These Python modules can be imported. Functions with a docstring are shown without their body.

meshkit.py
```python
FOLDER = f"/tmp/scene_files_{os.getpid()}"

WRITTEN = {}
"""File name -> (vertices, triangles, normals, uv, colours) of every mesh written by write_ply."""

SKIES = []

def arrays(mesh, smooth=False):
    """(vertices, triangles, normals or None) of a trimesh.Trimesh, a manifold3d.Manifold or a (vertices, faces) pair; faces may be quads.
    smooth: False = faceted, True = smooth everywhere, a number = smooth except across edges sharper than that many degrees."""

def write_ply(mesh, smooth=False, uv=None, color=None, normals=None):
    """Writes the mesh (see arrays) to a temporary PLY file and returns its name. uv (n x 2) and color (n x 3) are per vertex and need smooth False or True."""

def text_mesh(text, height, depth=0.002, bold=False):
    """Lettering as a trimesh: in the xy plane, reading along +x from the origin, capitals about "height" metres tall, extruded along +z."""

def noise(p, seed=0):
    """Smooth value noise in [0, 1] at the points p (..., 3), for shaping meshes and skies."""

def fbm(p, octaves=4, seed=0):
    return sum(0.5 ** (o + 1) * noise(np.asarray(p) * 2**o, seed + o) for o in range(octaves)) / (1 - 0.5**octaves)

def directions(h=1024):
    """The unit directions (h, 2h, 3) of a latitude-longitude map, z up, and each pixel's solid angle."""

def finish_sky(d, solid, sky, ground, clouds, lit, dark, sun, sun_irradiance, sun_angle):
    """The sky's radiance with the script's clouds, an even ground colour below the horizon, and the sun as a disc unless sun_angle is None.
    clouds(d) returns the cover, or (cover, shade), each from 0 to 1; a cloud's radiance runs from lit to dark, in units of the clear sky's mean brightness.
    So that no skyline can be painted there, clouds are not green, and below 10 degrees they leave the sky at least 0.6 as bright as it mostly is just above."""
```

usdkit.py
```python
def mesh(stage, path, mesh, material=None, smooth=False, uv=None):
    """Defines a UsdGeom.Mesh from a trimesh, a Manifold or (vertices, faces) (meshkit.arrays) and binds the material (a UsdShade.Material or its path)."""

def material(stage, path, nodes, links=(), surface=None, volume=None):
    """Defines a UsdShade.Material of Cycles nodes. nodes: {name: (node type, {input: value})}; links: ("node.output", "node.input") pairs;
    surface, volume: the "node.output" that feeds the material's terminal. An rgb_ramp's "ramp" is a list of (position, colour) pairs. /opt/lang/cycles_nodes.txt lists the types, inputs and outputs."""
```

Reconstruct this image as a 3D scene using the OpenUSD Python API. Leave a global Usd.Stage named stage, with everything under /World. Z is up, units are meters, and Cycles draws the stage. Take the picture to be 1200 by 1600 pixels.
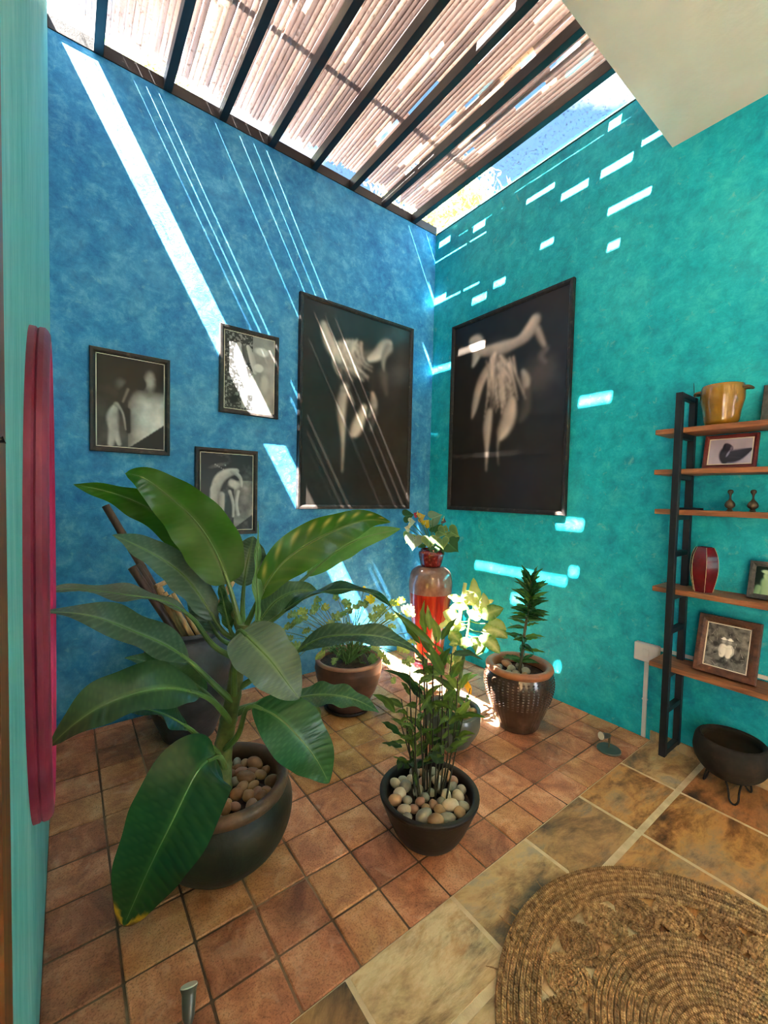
import math, random, numpy as np, trimesh, usdkit, meshkit
from pxr import Usd, UsdGeom, UsdLux, UsdShade, Gf, Sdf, Vt
from shapely.geometry import Polygon, Point
from shapely.ops import unary_union

stage = Usd.Stage.CreateInMemory()
UsdGeom.SetStageUpAxis(stage, 'Z'); UsdGeom.SetStageMetersPerUnit(stage, 1.0)
UsdGeom.Xform.Define(stage, '/World'); UsdGeom.Scope.Define(stage, '/World/Looks')

# ------------------------------------------------------------------ camera
F, EYE = 658.713, 1.5
YAW, PIT, ROL = np.radians([37.0037, -2.2846, 1.2935])
X, Y, Z = 2.932, 3.138, 4.07            # right wall, back wall, underside of the skylight beams
XL = -0.07                              # left wall
_fw = np.array([math.sin(YAW)*math.cos(PIT), math.cos(YAW)*math.cos(PIT), math.sin(PIT)])
_r0 = np.array([math.cos(YAW), -math.sin(YAW), 0]); _u0 = np.cross(_r0, _fw)
RT = math.cos(ROL)*_r0 + math.sin(ROL)*_u0; UP = -math.sin(ROL)*_r0 + math.cos(ROL)*_u0; FW = _fw
CAM = np.array([0, 0, EYE])
cam = UsdGeom.Camera.Define(stage, '/World/camera')
cam.AddTransformOp().Set(Gf.Matrix4d(*RT, 0, *UP, 0, *(-FW), 0, *CAM, 1))
cam.CreateHorizontalApertureAttr(36.0); cam.CreateFocalLengthAttr(36.0*F/1200)
cam.CreateClippingRangeAttr((0.02, 500)); cam.CreateFStopAttr(0.0)
EXPOSURE = 2.85
cam.CreateExposureAttr(EXPOSURE)

# ------------------------------------------------------------------ sky and sun
SUN_E = 13.5
SUN = np.array([0.56, 0.15, -1.0]); SUN /= np.linalg.norm(SUN)
sky_m = usdkit.material(stage, '/World/Looks/sky_air', {
    'sky': ('sky_texture', {'sky_type': 'hosek_wilkie', 'sun_direction': tuple(-SUN), 'turbidity': 4.5, 'ground_albedo': 0.35}),
    'co': ('texture_coordinate', {}), 'n': ('noise_texture', {'scale': 3.0, 'detail': 6, 'roughness': 0.55}),
    'r': ('rgb_ramp', {'ramp': [(0.42, (.0, .0, .0)), (0.68, (.9, .9, .9))]}),
    'mx': ('mix', {'color2': (0.95, 0.97, 1.04)}),
    'bg': ('background_shader', {'strength': 2.2})},
    [('co.generated', 'n.vector'), ('n.fac', 'r.fac'), ('r.color', 'mx.fac'), ('sky.color', 'mx.color1'), ('mx.color', 'bg.color')], surface='bg.background')
dome = UsdLux.DomeLight.Define(stage, '/World/sky'); dome.CreateIntensityAttr(1.0)
UsdShade.MaterialBindingAPI.Apply(dome.GetPrim()).Bind(sky_m)
sun = UsdLux.DistantLight.Define(stage, '/World/sun')
sun.CreateAngleAttr(0.53); sun.CreateIntensityAttr(SUN_E / 6.72e-5); sun.CreateColorAttr(Gf.Vec3f(1.0, 0.95, 0.86))
_z = -SUN; _x = np.cross([0, 1, 0], _z); _x /= np.linalg.norm(_x); _y = np.cross(_z, _x)
sun.AddTransformOp().Set(Gf.Matrix4d(*_x, 0, *_y, 0, *_z, 0, 0, 0, 8, 1))

# ------------------------------------------------------------------ helpers
rng = np.random.default_rng(7)
taken = {}
def path_for(name, parent):
    base = (parent if parent else '/World') + '/' + name
    n = taken.get(base, 0); taken[base] = n + 1
    return base if n == 0 else f'{base}_{n:03d}'
ORIGIN = {}                                 # path of a thing -> where its base stands
def meta(prim, label=None, cat=None, group=None, kind=None):
    for k, v in (('label', label), ('category', cat), ('group', group), ('kind', kind)):
        if v: prim.SetCustomDataByKey(k, v)
def thing(name, label=None, cat=None, loc=(0, 0, 0), group=None, kind=None):
    p = path_for(name, None); x = UsdGeom.Xform.Define(stage, p); x.AddTranslateOp().Set(Gf.Vec3d(*map(float, loc)))
    ORIGIN[p] = np.array(loc, float); meta(x.GetPrim(), label, cat, group, kind); return p
def top(p): return '/'.join(p.split('/')[:3])
def obj(name, mesh, mat, parent=None, smooth=30, label=None, cat=None, group=None, kind=None, col=None):
    """one Mesh prim from a mesh in room coordinates, under the thing or part PARENT"""
    p = path_for(name, parent)
    if isinstance(mesh, trimesh.Trimesh): v, f = np.array(mesh.vertices), np.array(mesh.faces)
    else: v, f = np.asarray(mesh[0], float), np.asarray(mesh[1], int)
    if parent: v = v - ORIGIN.get(top(parent), 0)
    if col is not None: smooth = True
    m = usdkit.mesh(stage, p, (v, f), mat, smooth=smooth)
    if col is not None:
        pv = UsdGeom.PrimvarsAPI(m).CreatePrimvar('col', Sdf.ValueTypeNames.Color3fArray, 'vertex'); pv.Set(Vt.Vec3fArray.FromNumpy(np.asarray(col, np.float32)))
    meta(m.GetPrim(), label, cat, group, kind)
    return p
def join(*ms):
    vs, fs, n = [], [], 0
    for m in ms:
        v, f = (np.array(m.vertices), np.array(m.faces)) if isinstance(m, trimesh.Trimesh) else (np.asarray(m[0], float), np.asarray(m[1], int))
        if f.shape[1] == 4: f = np.vstack([f[:, [0, 1, 2]], f[:, [0, 2, 3]]])
        vs.append(v); fs.append(f + n); n += len(v)
    return np.vstack(vs), np.vstack(fs)
def box(x0, x1, y0, y1, z0, z1, c=0.0):
    """a box with every edge chamfered by c"""
    if c <= 0:
        b = trimesh.creation.box([x1-x0, y1-y0, z1-z0]); b.apply_translation([(x0+x1)/2, (y0+y1)/2, (z0+z1)/2]); return b
    h = np.array([x1-x0, y1-y0, z1-z0])/2; pts = []
    for s in np.ndindex(2, 2, 2):
        s = np.array(s)*2-1
        for k in range(3):
            q = h - c; q[k] = h[k]; pts.append(s*q)
    m = trimesh.convex.convex_hull(np.array(pts)); m.apply_translation([(x0+x1)/2, (y0+y1)/2, (z0+z1)/2]); return m
def spline(ctrl, n):
    from scipy.interpolate import CubicSpline, PchipInterpolator
    c = np.asarray(ctrl, float)
    if len(c) == 2: return c[0] + np.linspace(0, 1, n)[:, None]*(c[1]-c[0])
    t = np.r_[0, np.cumsum(np.linalg.norm(np.diff(c[:, :3], axis=0), axis=1))]; t /= t[-1]
    return CubicSpline(t, c, bc_type='natural')(np.linspace(0, 1, n))
def tube(path, radii, sides=10, cap=True):
    p = np.asarray(path, float); n = len(p); r = np.broadcast_to(radii, (n,))
    t = np.gradient(p, axis=0); t /= np.linalg.norm(t, axis=1, keepdims=True)+1e-12
    a = np.cross(t[0], [0, 0, 1.0] if abs(t[0][2]) < .9 else [1.0, 0, 0]); a /= np.linalg.norm(a); A = []
    for k in range(n):
        a = a - t[k]*(a@t[k]); a /= np.linalg.norm(a); A.append(a)
    A = np.array(A); B = np.cross(t, A); ang = np.arange(sides)*2*np.pi/sides
    v = (p[:, None] + r[:, None, None]*(np.cos(ang)[None, :, None]*A[:, None] + np.sin(ang)[None, :, None]*B[:, None])).reshape(-1, 3)
    i, j = np.meshgrid(np.arange(n-1), np.arange(sides), indexing='ij'); j2 = (j+1) % sides
    q = np.stack([i*sides+j, i*sides+j2, (i+1)*sides+j2, (i+1)*sides+j], -1).reshape(-1, 4)
    f = np.vstack([q[:, [0, 1, 2]], q[:, [0, 2, 3]]])
    if cap:
        v = np.vstack([v, p[0], p[-1]]); k = np.arange(sides); k2 = (k+1) % sides
        f = np.vstack([f, np.c_[k2, k, np.full(sides, len(v)-2)], np.c_[(n-1)*sides+k, (n-1)*sides+k2, np.full(sides, len(v)-1)]])
    return v, f
def lathe(prof, c, n=72, bump=None):
    """profile of (radius, height) turned about the upright axis through c; bump(angle, height, radius) adds to the radius"""
    pr = np.asarray(prof, float); m = len(pr); a = np.arange(n)*2*np.pi/n
    R = np.repeat(pr[:, :1], n, 1); Zz = np.repeat(pr[:, 1:], n, 1); Aa = np.repeat(a[None], m, 0)
    if bump is not None: R = R + bump(Aa, Zz, R)*(pr[:, :1] > 1e-6)
    v = np.stack([R*np.cos(Aa)+c[0], R*np.sin(Aa)+c[1], Zz+(c[2] if len(c) > 2 else 0)], -1).reshape(-1, 3)
    i, j = np.meshgrid(np.arange(m-1), np.arange(n), indexing='ij'); j2 = (j+1) % n
    q = np.stack([i*n+j, i*n+j2, (i+1)*n+j2, (i+1)*n+j], -1).reshape(-1, 4)
    return v, np.vstack([q[:, [0, 1, 2]], q[:, [0, 2, 3]]])
def dense(prof, n):
    """the profile as a smooth curve of n points"""
    return spline(np.asarray(prof, float), n)
def disc(c, z, R, n=40, seed=0, amp=.006):
    r = np.linspace(0, R, 9); m = lathe([(x, z) for x in r], (c[0], c[1]), n)
    v = m[0]; v[:, 2] += amp*(meshkit.fbm(v*22, 3, seed)-.5)*2
    return v, m[1][:, ::-1]
def grid_faces(n, m):
    i, j = np.meshgrid(np.arange(n-1), np.arange(m-1), indexing='ij')
    q = np.stack([i*m+j, i*m+j+1, (i+1)*m+j+1, (i+1)*m+j], -1).reshape(-1, 4)
    return np.vstack([q[:, [0, 1, 2]], q[:, [0, 2, 3]]])
def ray(px, py): return FW + (px-600)/F*RT - (py-800)/F*UP
def on(px, py, ax, val):
    """where the sight line of a measured point of the photograph meets the plane coordinate[ax] = val"""
    d = ray(px, py); return CAM + d*((val-CAM[ax])/d[ax])
class Stand:
    """measured points on upright planes through a spot on the floor, square to the view from the camera; off is how much farther a point lies"""
    def __init__(s, c):
        s.c = np.array([c[0], c[1], 0.0]); s.n = s.c/np.linalg.norm(s.c)
    def __call__(s, px, py, off=0.0):
        d = ray(px, py); k = ((s.c-CAM)@s.n + off)/(d@s.n); return CAM + d*k

# ------------------------------------------------------------------ materials
L = '/World/Looks/'
def lin(*c):
    c = np.array(c, float)/255; return tuple(np.where(c < .04045, c/12.92, ((c+.055)/1.055)**2.4))
def mat(name, ramp, scale=6, detail=5, rough=.6, distortion=0.0, bump=0.0, bscale=40, stretch=(1, 1, 1), metallic=0, coat=0, spec=.5, roughness=.55, bstretch=None):
    """principled surface whose colour runs through RAMP by a noise in room space, with a fine noise relief"""
    nodes = {'g': ('texture_coordinate', {}), 'm': ('mapping', {'scale': tuple(float(x)*scale for x in stretch)}),
             'n': ('noise_texture', {'scale': 1.0, 'detail': detail, 'roughness': roughness, 'distortion': distortion}),
             'r': ('rgb_ramp', {'ramp': ramp}),
             'p': ('principled_bsdf', {'roughness': rough, 'metallic': metallic, 'coat_weight': coat, 'coat_roughness': .08, 'specular_ior_level': spec})}
    links = [('g.object', 'm.vector'), ('m.vector', 'n.vector'), ('n.fac', 'r.fac'), ('r.color', 'p.base_color')]
    if bump:
        nodes |= {'m2': ('mapping', {'scale': tuple(float(x)*bscale for x in (bstretch or stretch))}), 'n2': ('noise_texture', {'scale': 1.0, 'detail': 5, 'roughness': .6}), 'b': ('bump', {'distance': bump, 'strength': 1.0})}
        links += [('g.object', 'm2.vector'), ('m2.vector', 'n2.vector'), ('n2.fac', 'b.height'), ('b.normal', 'p.normal')]
    return usdkit.material(stage, L+name, nodes, links, surface='p.BSDF')
def plain(name, c, rough=.5, metallic=0, coat=0, spec=.5):
    return usdkit.material(stage, L+name, {'p': ('principled_bsdf', {'base_color': c, 'roughness': rough, 'metallic': metallic, 'coat_weight': coat, 'specular_ior_level': spec})}, surface='p.BSDF')
def printed(name, rough=.4, spec=.3, coat=0.0):
    """colours come with the mesh (a print on paper)"""
    return usdkit.material(stage, L+name, {'a': ('attribute', {'attribute': 'col'}), 'p': ('principled_bsdf', {'roughness': rough, 'specular_ior_level': spec, 'coat_weight': coat, 'coat_roughness': .05})}, [('a.color', 'p.base_color')], surface='p.BSDF')
def foliage(name, trans=.3, rough=.38, spec=.5, coat=.0):
    """a leaf: the mesh's own colours, some of the light passing through"""
    return usdkit.material(stage, L+name, {'a': ('attribute', {'attribute': 'col'}), 'p': ('principled_bsdf', {'roughness': rough, 'specular_ior_level': spec, 'coat_weight': coat, 'coat_roughness': .25}),
        'h': ('hsv', {'hue': .49, 'saturation': 1.08, 'value': 1.6}), 't': ('translucent_bsdf', {}), 'x': ('mix_closure', {'fac': trans})},
        [('a.color', 'p.base_color'), ('a.color', 'h.color'), ('h.color', 't.color'), ('p.BSDF', 'x.closure1'), ('t.BSDF', 'x.closure2')], surface='x.closure')
def paint(name, deep, mid, pale, worn, rough=.62, stretch=(1, 1, 1), scale=1.0):
    """sponged wall paint: three tones in broad clouds broken up by small dabs, with worn flecks and trowel marks"""
    S = lambda k: tuple(k*scale*x for x in stretch)
    nodes = {'g': ('texture_coordinate', {}),
        'm1': ('mapping', {'scale': S(1.6)}), 'n1': ('noise_texture', {'scale': 1.0, 'detail': 8, 'roughness': .7, 'distortion': .2}),
        'm2': ('mapping', {'scale': S(11)}), 'n2': ('noise_texture', {'scale': 1.0, 'detail': 9, 'roughness': .76, 'distortion': .25}),
        'm3': ('mapping', {'scale': S(14), 'location': (3, 5, 1)}), 'n3': ('noise_texture', {'scale': 1.0, 'detail': 8, 'roughness': .68, 'distortion': .5}),
        'r1': ('rgb_ramp', {'ramp': [(.30, deep), (.5, mid), (.72, pale)]}),
        'r2': ('rgb_ramp', {'ramp': [(.36, deep), (.52, mid), (.66, pale)]}),
        'r3': ('rgb_ramp', {'ramp': [(.60, (0, 0, 0)), (.70, (1, 1, 1))]}),
        'x1': ('mix', {'fac': .55}), 'x2': ('mix', {'color2': worn}), 'f': ('math', {'math_type': 'multiply', 'value2': .5}),
        'b': ('bump', {'distance': .009, 'strength': .7}), 'p': ('principled_bsdf', {'roughness': rough, 'specular_ior_level': .35})}
    links = [('g.object', 'm1.vector'), ('g.object', 'm2.vector'), ('g.object', 'm3.vector'), ('m1.vector', 'n1.vector'), ('m2.vector', 'n2.vector'), ('m3.vector', 'n3.vector'),
        ('n1.fac', 'r1.fac'), ('n2.fac', 'r2.fac'), ('n3.fac', 'r3.fac'), ('r1.color', 'x1.color1'), ('r2.color', 'x1.color2'), ('x1.color', 'x2.color1'), ('r3.color', 'f.value1'), ('f.value', 'x2.fac'),
        ('x2.color', 'p.base_color'), ('n2.fac', 'b.height'), ('b.normal', 'p.normal')]
    return usdkit.material(stage, L+name, nodes, links, surface='p.BSDF')

M = {}
M['blue'] = paint('blue_paint', lin(20, 98, 168), lin(60, 150, 204), lin(126, 200, 228), lin(140, 204, 216))
M['teal'] = paint('teal_paint', lin(0, 124, 154), lin(6, 178, 196), lin(72, 210, 214), lin(140, 192, 184))
M['turquoise'] = paint('turquoise_paint', lin(70, 160, 158), lin(114, 190, 184), lin(164, 208, 202), lin(186, 206, 198), stretch=(1, 2.2, .3), scale=1.2)
M['ceiling'] = mat('ceiling_plaster', [(.3, lin(196, 192, 176)), (.7, lin(214, 210, 196))], 2, rough=.8, bump=.002, bscale=30)
M['outside'] = mat('outside_render', [(.3, lin(150, 140, 125)), (.7, lin(190, 182, 168))], 3, rough=.9)
M['steel'] = mat('dark_steel', [(.35, lin(18, 14, 15)), (.7, lin(34, 27, 27))], 8, rough=.5, bump=.001, bscale=60)
M['black_metal'] = mat('black_metal', [(.35, lin(20, 22, 27)), (.7, lin(34, 36, 42))], 12, rough=.45, spec=.4)
M['grout'] = mat('dark_grout', [(.3, lin(76, 58, 44)), (.5, lin(110, 86, 66)), (.7, lin(176, 142, 112))], 2.2, rough=.95, bump=.003, bscale=120)
M['pale_grout'] = mat('pale_grout', [(.3, lin(196, 168, 128)), (.7, lin(226, 202, 164))], 14, rough=.9, bump=.002, bscale=120)
terra = []
for k, (a, b, c) in enumerate([((150, 88, 58), (200, 132, 92), (222, 162, 122)), ((170, 104, 70), (212, 146, 104), (228, 172, 134)), ((128, 74, 50), (176, 112, 78), (202, 142, 106)),
                               ((164, 102, 62), (204, 144, 96), (222, 168, 124)), ((150, 92, 48), (188, 132, 74), (206, 158, 104)), ((142, 100, 54), (180, 140, 82), (200, 166, 112))]):
    terra.append(usdkit.material(stage, L+f'terracotta_{"abcdef"[k]}', {
        'g': ('texture_coordinate', {}), 'n': ('noise_texture', {'scale': 6.0, 'detail': 8, 'roughness': .68, 'distortion': .6}), 'r': ('rgb_ramp', {'ramp': [(.36, lin(*a)), (.52, lin(*b)), (.64, lin(*c))]}),
        'n2': ('noise_texture', {'scale': 150.0, 'detail': 3, 'roughness': .7}), 'r2': ('rgb_ramp', {'ramp': [(.36, (.45, .4, .36)), (.5, (1, 1, 1))]}), 'mu': ('mix', {'mix_type': 'multiply', 'fac': .75}),
        'n3': ('noise_texture', {'scale': 11.0, 'detail': 5, 'distortion': 1.0}), 'r3': ('rgb_ramp', {'ramp': [(.58, (0, 0, 0)), (.76, (.42, .42, .42))]}), 'ch': ('mix', {'color2': lin(228, 188, 156)}),
        'b': ('bump', {'distance': .0025, 'strength': .6}), 'rr': ('map_range', {'from_min': .3, 'from_max': .7, 'to_min': .42, 'to_max': .72}),
        'p': ('principled_bsdf', {'specular_ior_level': .45})},
        [('g.object', 'n.vector'), ('g.object', 'n2.vector'), ('g.object', 'n3.vector'), ('n.fac', 'r.fac'), ('n2.fac', 'r2.fac'), ('r.color', 'mu.color1'), ('r2.color', 'mu.color2'), ('n3.fac', 'r3.fac'),
         ('mu.color', 'ch.color1'), ('r3.color', 'ch.fac'), ('ch.color', 'p.base_color'), ('n2.fac', 'b.height'), ('b.normal', 'p.normal'), ('n.fac', 'rr.value'), ('rr.result', 'p.roughness')], surface='p.BSDF'))
slate = []
for k, st in enumerate([[(.34, (78, 54, 34)), (.44, (150, 98, 50)), (.52, (204, 146, 82)), (.6, (172, 136, 96)), (.7, (104, 88, 72))],
                        [(.34, (104, 88, 68)), (.44, (172, 132, 86)), (.52, (204, 168, 116)), (.6, (168, 152, 124)), (.7, (112, 104, 90))],
                        [(.34, (74, 52, 36)), (.44, (146, 92, 50)), (.52, (190, 126, 74)), (.6, (148, 106, 72)), (.7, (82, 70, 58))],
                        [(.34, (148, 116, 80)), (.44, (206, 172, 124)), (.52, (226, 200, 156)), (.6, (200, 156, 106)), (.7, (134, 104, 76))],
                        [(.34, (72, 58, 44)), (.44, (144, 106, 66)), (.52, (184, 140, 88)), (.6, (142, 124, 98)), (.7, (82, 76, 66))]]):
    slate.append(usdkit.material(stage, L+f'slate_{"abcde"[k]}', {
        'g': ('texture_coordinate', {}), 'm': ('mapping', {'scale': (2.4, 4.6, 4), 'rotation': (0, 0, .5+k*.9), 'location': (k*3.1, k*1.7, 0)}), 'n': ('noise_texture', {'scale': 1.0, 'detail': 10, 'roughness': .68, 'distortion': .35}), 'r': ('rgb_ramp', {'ramp': [(a, lin(*c)) for a, c in st]}),
        'm2': ('mapping', {'scale': (2.6, 9, 5), 'rotation': (0, 0, .5+k*.9)}), 'n2': ('noise_texture', {'scale': 1.0, 'detail': 10, 'roughness': .76, 'distortion': .25}), 'r2': ('rgb_ramp', {'ramp': [(.34, (.24, .21, .19)), (.44, (.75, .72, .68)), (.52, (1, 1, 1))]}), 'mu': ('mix', {'mix_type': 'multiply', 'fac': .85}),
        'b': ('bump', {'distance': .005, 'strength': .7}), 'p': ('principled_bsdf', {'roughness': .5, 'specular_ior_level': .45})},
        [('g.object', 'm.vector'), ('m.vector', 'n.vector'), ('g.object', 'm2.vector'), ('m2.vector', 'n2.vector'), ('n.fac', 'r.fac'), ('n2.fac', 'r2.fac'), ('r.color', 'mu.color1'), ('r2.color', 'mu.color2'), ('mu.color', 'p.base_color'), ('n2.fac', 'b.height'), ('b.normal', 'p.normal')], surface='p.BSDF'))
M['pane'] = usdkit.material(stage, L+'roof_glass', {'g': ('geometry', {}), 't': ('transparent_bsdf', {'color': (.86, .87, .88)}), 's': ('glossy_bsdf', {'roughness': .05, 'color': (.8, .8, .8)}), 'lw': ('layer_weight', {'blend': .5}), 'pw': ('math', {'math_type': 'power', 'value2': 4.0}), 'f': ('math', {'math_type': 'multiply_add', 'value2': .5, 'value3': .04}), 'x': ('mix_closure', {}),
    'n': ('noise_texture', {'scale': 55.0, 'detail': 4, 'roughness': .7}), 'r': ('rgb_ramp', {'ramp': [(.57, (.03, .03, .03)), (.66, (.6, .6, .6))]}), 'd': ('diffuse_bsdf', {'color': lin(120, 98, 84)}), 'y': ('mix_closure', {})},
    [('lw.facing', 'pw.value1'), ('pw.value', 'f.value1'), ('f.value', 'x.fac'), ('t.BSDF', 'x.closure1'), ('s.BSDF', 'x.closure2'), ('g.position', 'n.vector'), ('n.fac', 'r.fac'), ('r.color', 'y.fac'), ('x.closure', 'y.closure1'), ('d.BSDF', 'y.closure2')], surface='y.closure')
canes_m = []
for k, (a, b) in enumerate([((128, 104, 94), (166, 142, 130)), ((110, 88, 80), (150, 126, 116)), ((142, 120, 106), (184, 160, 144)), ((94, 76, 70), (132, 110, 102))]):
    canes_m.append(usdkit.material(stage, L+f'cane_{"abcd"[k]}', {'g': ('geometry', {}), 'm': ('mapping', {'scale': (30, 2.2, 30)}), 'n': ('noise_texture', {'scale': 1.0, 'detail': 5, 'roughness': .6}), 'r': ('rgb_ramp', {'ramp': [(.3, lin(*a)), (.7, lin(*b))]}),
        'p': ('principled_bsdf', {'roughness': .42}), 't': ('translucent_bsdf', {}), 'x': ('mix_closure', {'fac': .05})},
        [('g.position', 'm.vector'), ('m.vector', 'n.vector'), ('n.fac', 'r.fac'), ('r.color', 'p.base_color'), ('r.color', 't.color'), ('p.BSDF', 'x.closure1'), ('t.BSDF', 'x.closure2')], surface='x.closure'))
M['frame_black'] = mat('frame_black_wood', [(.35, lin(24, 20, 20)), (.6, lin(44, 36, 32)), (.75, lin(86, 70, 58))], 26, rough=.5, bump=.001, bscale=90, stretch=(1, 1, 1))
M['print'] = printed('photo_print', rough=.32, spec=.35)
M['pink'] = mat('pink_paint', [(.3, lin(150, 14, 62)), (.55, lin(196, 26, 88)), (.74, lin(214, 70, 116))], 5, rough=.5, bump=.0012, bscale=40, stretch=(1, 1, .5))
M['pink_worn'] = mat('worn_pink_paint', [(.3, lin(84, 8, 32)), (.52, lin(116, 18, 48)), (.68, lin(156, 60, 84)), (.8, lin(196, 130, 136))], 4.5, rough=.55, bump=.002, bscale=30, stretch=(1, 1, .35))
M['brown_wood'] = mat('brown_door_wood', [(.3, lin(84, 42, 14)), (.7, lin(132, 70, 26))], 4, rough=.5, stretch=(8, 8, .6), bump=.001, bscale=8)
M['shelf_wood'] = mat('shelf_wood', [(.3, lin(108, 64, 38)), (.55, lin(144, 92, 58)), (.75, lin(172, 118, 80))], 5, rough=.5, distortion=.8, stretch=(9, .8, 9), bump=.0006, bscale=9)
M['soil'] = mat('soil', [(.3, lin(38, 28, 22)), (.7, lin(84, 64, 50))], 40, rough=.95, bump=.006, bscale=90)
M['big_pot'] = mat('big_pot_glaze', [(.3, lin(16, 20, 15)), (.5, lin(28, 32, 23)), (.66, lin(46, 44, 28)), (.8, lin(78, 62, 40))], 7, rough=.5, bump=.002, bscale=30, spec=.3)
M['rust_rim'] = mat('rust_rim', [(.3, lin(58, 42, 28)), (.55, lin(88, 64, 42)), (.75, lin(124, 90, 62))], 12, rough=.5, bump=.002, bscale=40)
M['dark_bowl'] = mat('dark_bowl', [(.3, lin(24, 18, 14)), (.6, lin(40, 31, 24)), (.8, lin(66, 52, 40))], 10, rough=.5, spec=.3, bump=.001, bscale=50)
M['ribbed'] = mat('ribbed_glaze', [(.3, lin(44, 30, 25)), (.55, lin(68, 49, 40)), (.8, lin(100, 74, 60))], 8, rough=.2, coat=.6)
M['terra_rim'] = mat('terracotta_rim', [(.3, lin(134, 80, 50)), (.7, lin(176, 114, 76))], 10, rough=.42, bump=.001, bscale=60)
M['grey_bowl'] = mat('grey_green_glaze', [(.3, lin(70, 74, 66)), (.7, lin(100, 102, 90))], 8, rough=.3, coat=.4)
M['brown_pot'] = mat('brown_pot', [(.3, lin(54, 34, 28)), (.7, lin(92, 62, 48))], 9, rough=.42, bump=.002, bscale=24, bstretch=(.3, .3, 1))
M['clay_rim'] = mat('clay_rim', [(.3, lin(134, 92, 72)), (.7, lin(170, 122, 98))], 9, rough=.6)
M['dark_jar'] = mat('dark_jar', [(.3, lin(40, 42, 46)), (.6, lin(64, 64, 66)), (.8, lin(92, 88, 84))], 10, rough=.45, bump=.002, bscale=60)
M['urn_top'] = mat('urn_glaze_upper', [(.3, lin(112, 78, 66)), (.7, lin(150, 112, 96))], 14, rough=.22, coat=.5)
M['urn_low'] = mat('urn_glaze_lower', [(.3, lin(110, 20, 12)), (.5, lin(156, 40, 22)), (.66, lin(176, 92, 34)), (.8, lin(72, 30, 20))], 9, rough=.2, coat=.6, stretch=(2.2, 2.2, .16))
M['red_glaze'] = mat('speckled_red_glaze', [(.3, lin(84, 14, 16)), (.6, lin(122, 24, 26)), (.78, lin(190, 110, 90))], 50, rough=.2, coat=.6, detail=3)
M['bamboo_pale'] = mat('bamboo_pale', [(.3, lin(158, 112, 66)), (.7, lin(206, 164, 112))], 5, rough=.4, stretch=(8, 8, .7))
M['bamboo_dark'] = mat('bamboo_dark', [(.3, lin(58, 36, 26)), (.7, lin(104, 68, 48))], 5, rough=.4, stretch=(8, 8, .7))
M['cane_yellow'] = mat('yellow_stake', [(.3, lin(206, 184, 110)), (.7, lin(236, 220, 160))], 5, rough=.5, stretch=(8, 8, .7))
M['stem_green'] = mat('stem_green', [(.3, lin(64, 78, 36)), (.55, lin(104, 116, 60)), (.75, lin(140, 132, 84))], 16, rough=.5, bump=.002, bscale=40)
M['petiole'] = mat('petiole_green', [(.3, lin(48, 88, 36)), (.7, lin(104, 138, 66))], 9, rough=.4)
M['midrib'] = mat('midrib_green', [(.3, lin(64, 104, 44)), (.7, lin(106, 140, 70))], 9, rough=.4)
M['twig'] = mat('twig', [(.3, lin(30, 28, 16)), (.7, lin(58, 54, 28))], 20, rough=.6)
M['bark'] = mat('bark', [(.3, lin(56, 52, 38)), (.7, lin(98, 90, 68))], 24, rough=.8, bump=.002, bscale=50)
M['leaf'] = foliage('leaf_thick', .22, .30, .36)
M['leaf_thin'] = foliage('leaf_thin', .38, .4, .45)
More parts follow.
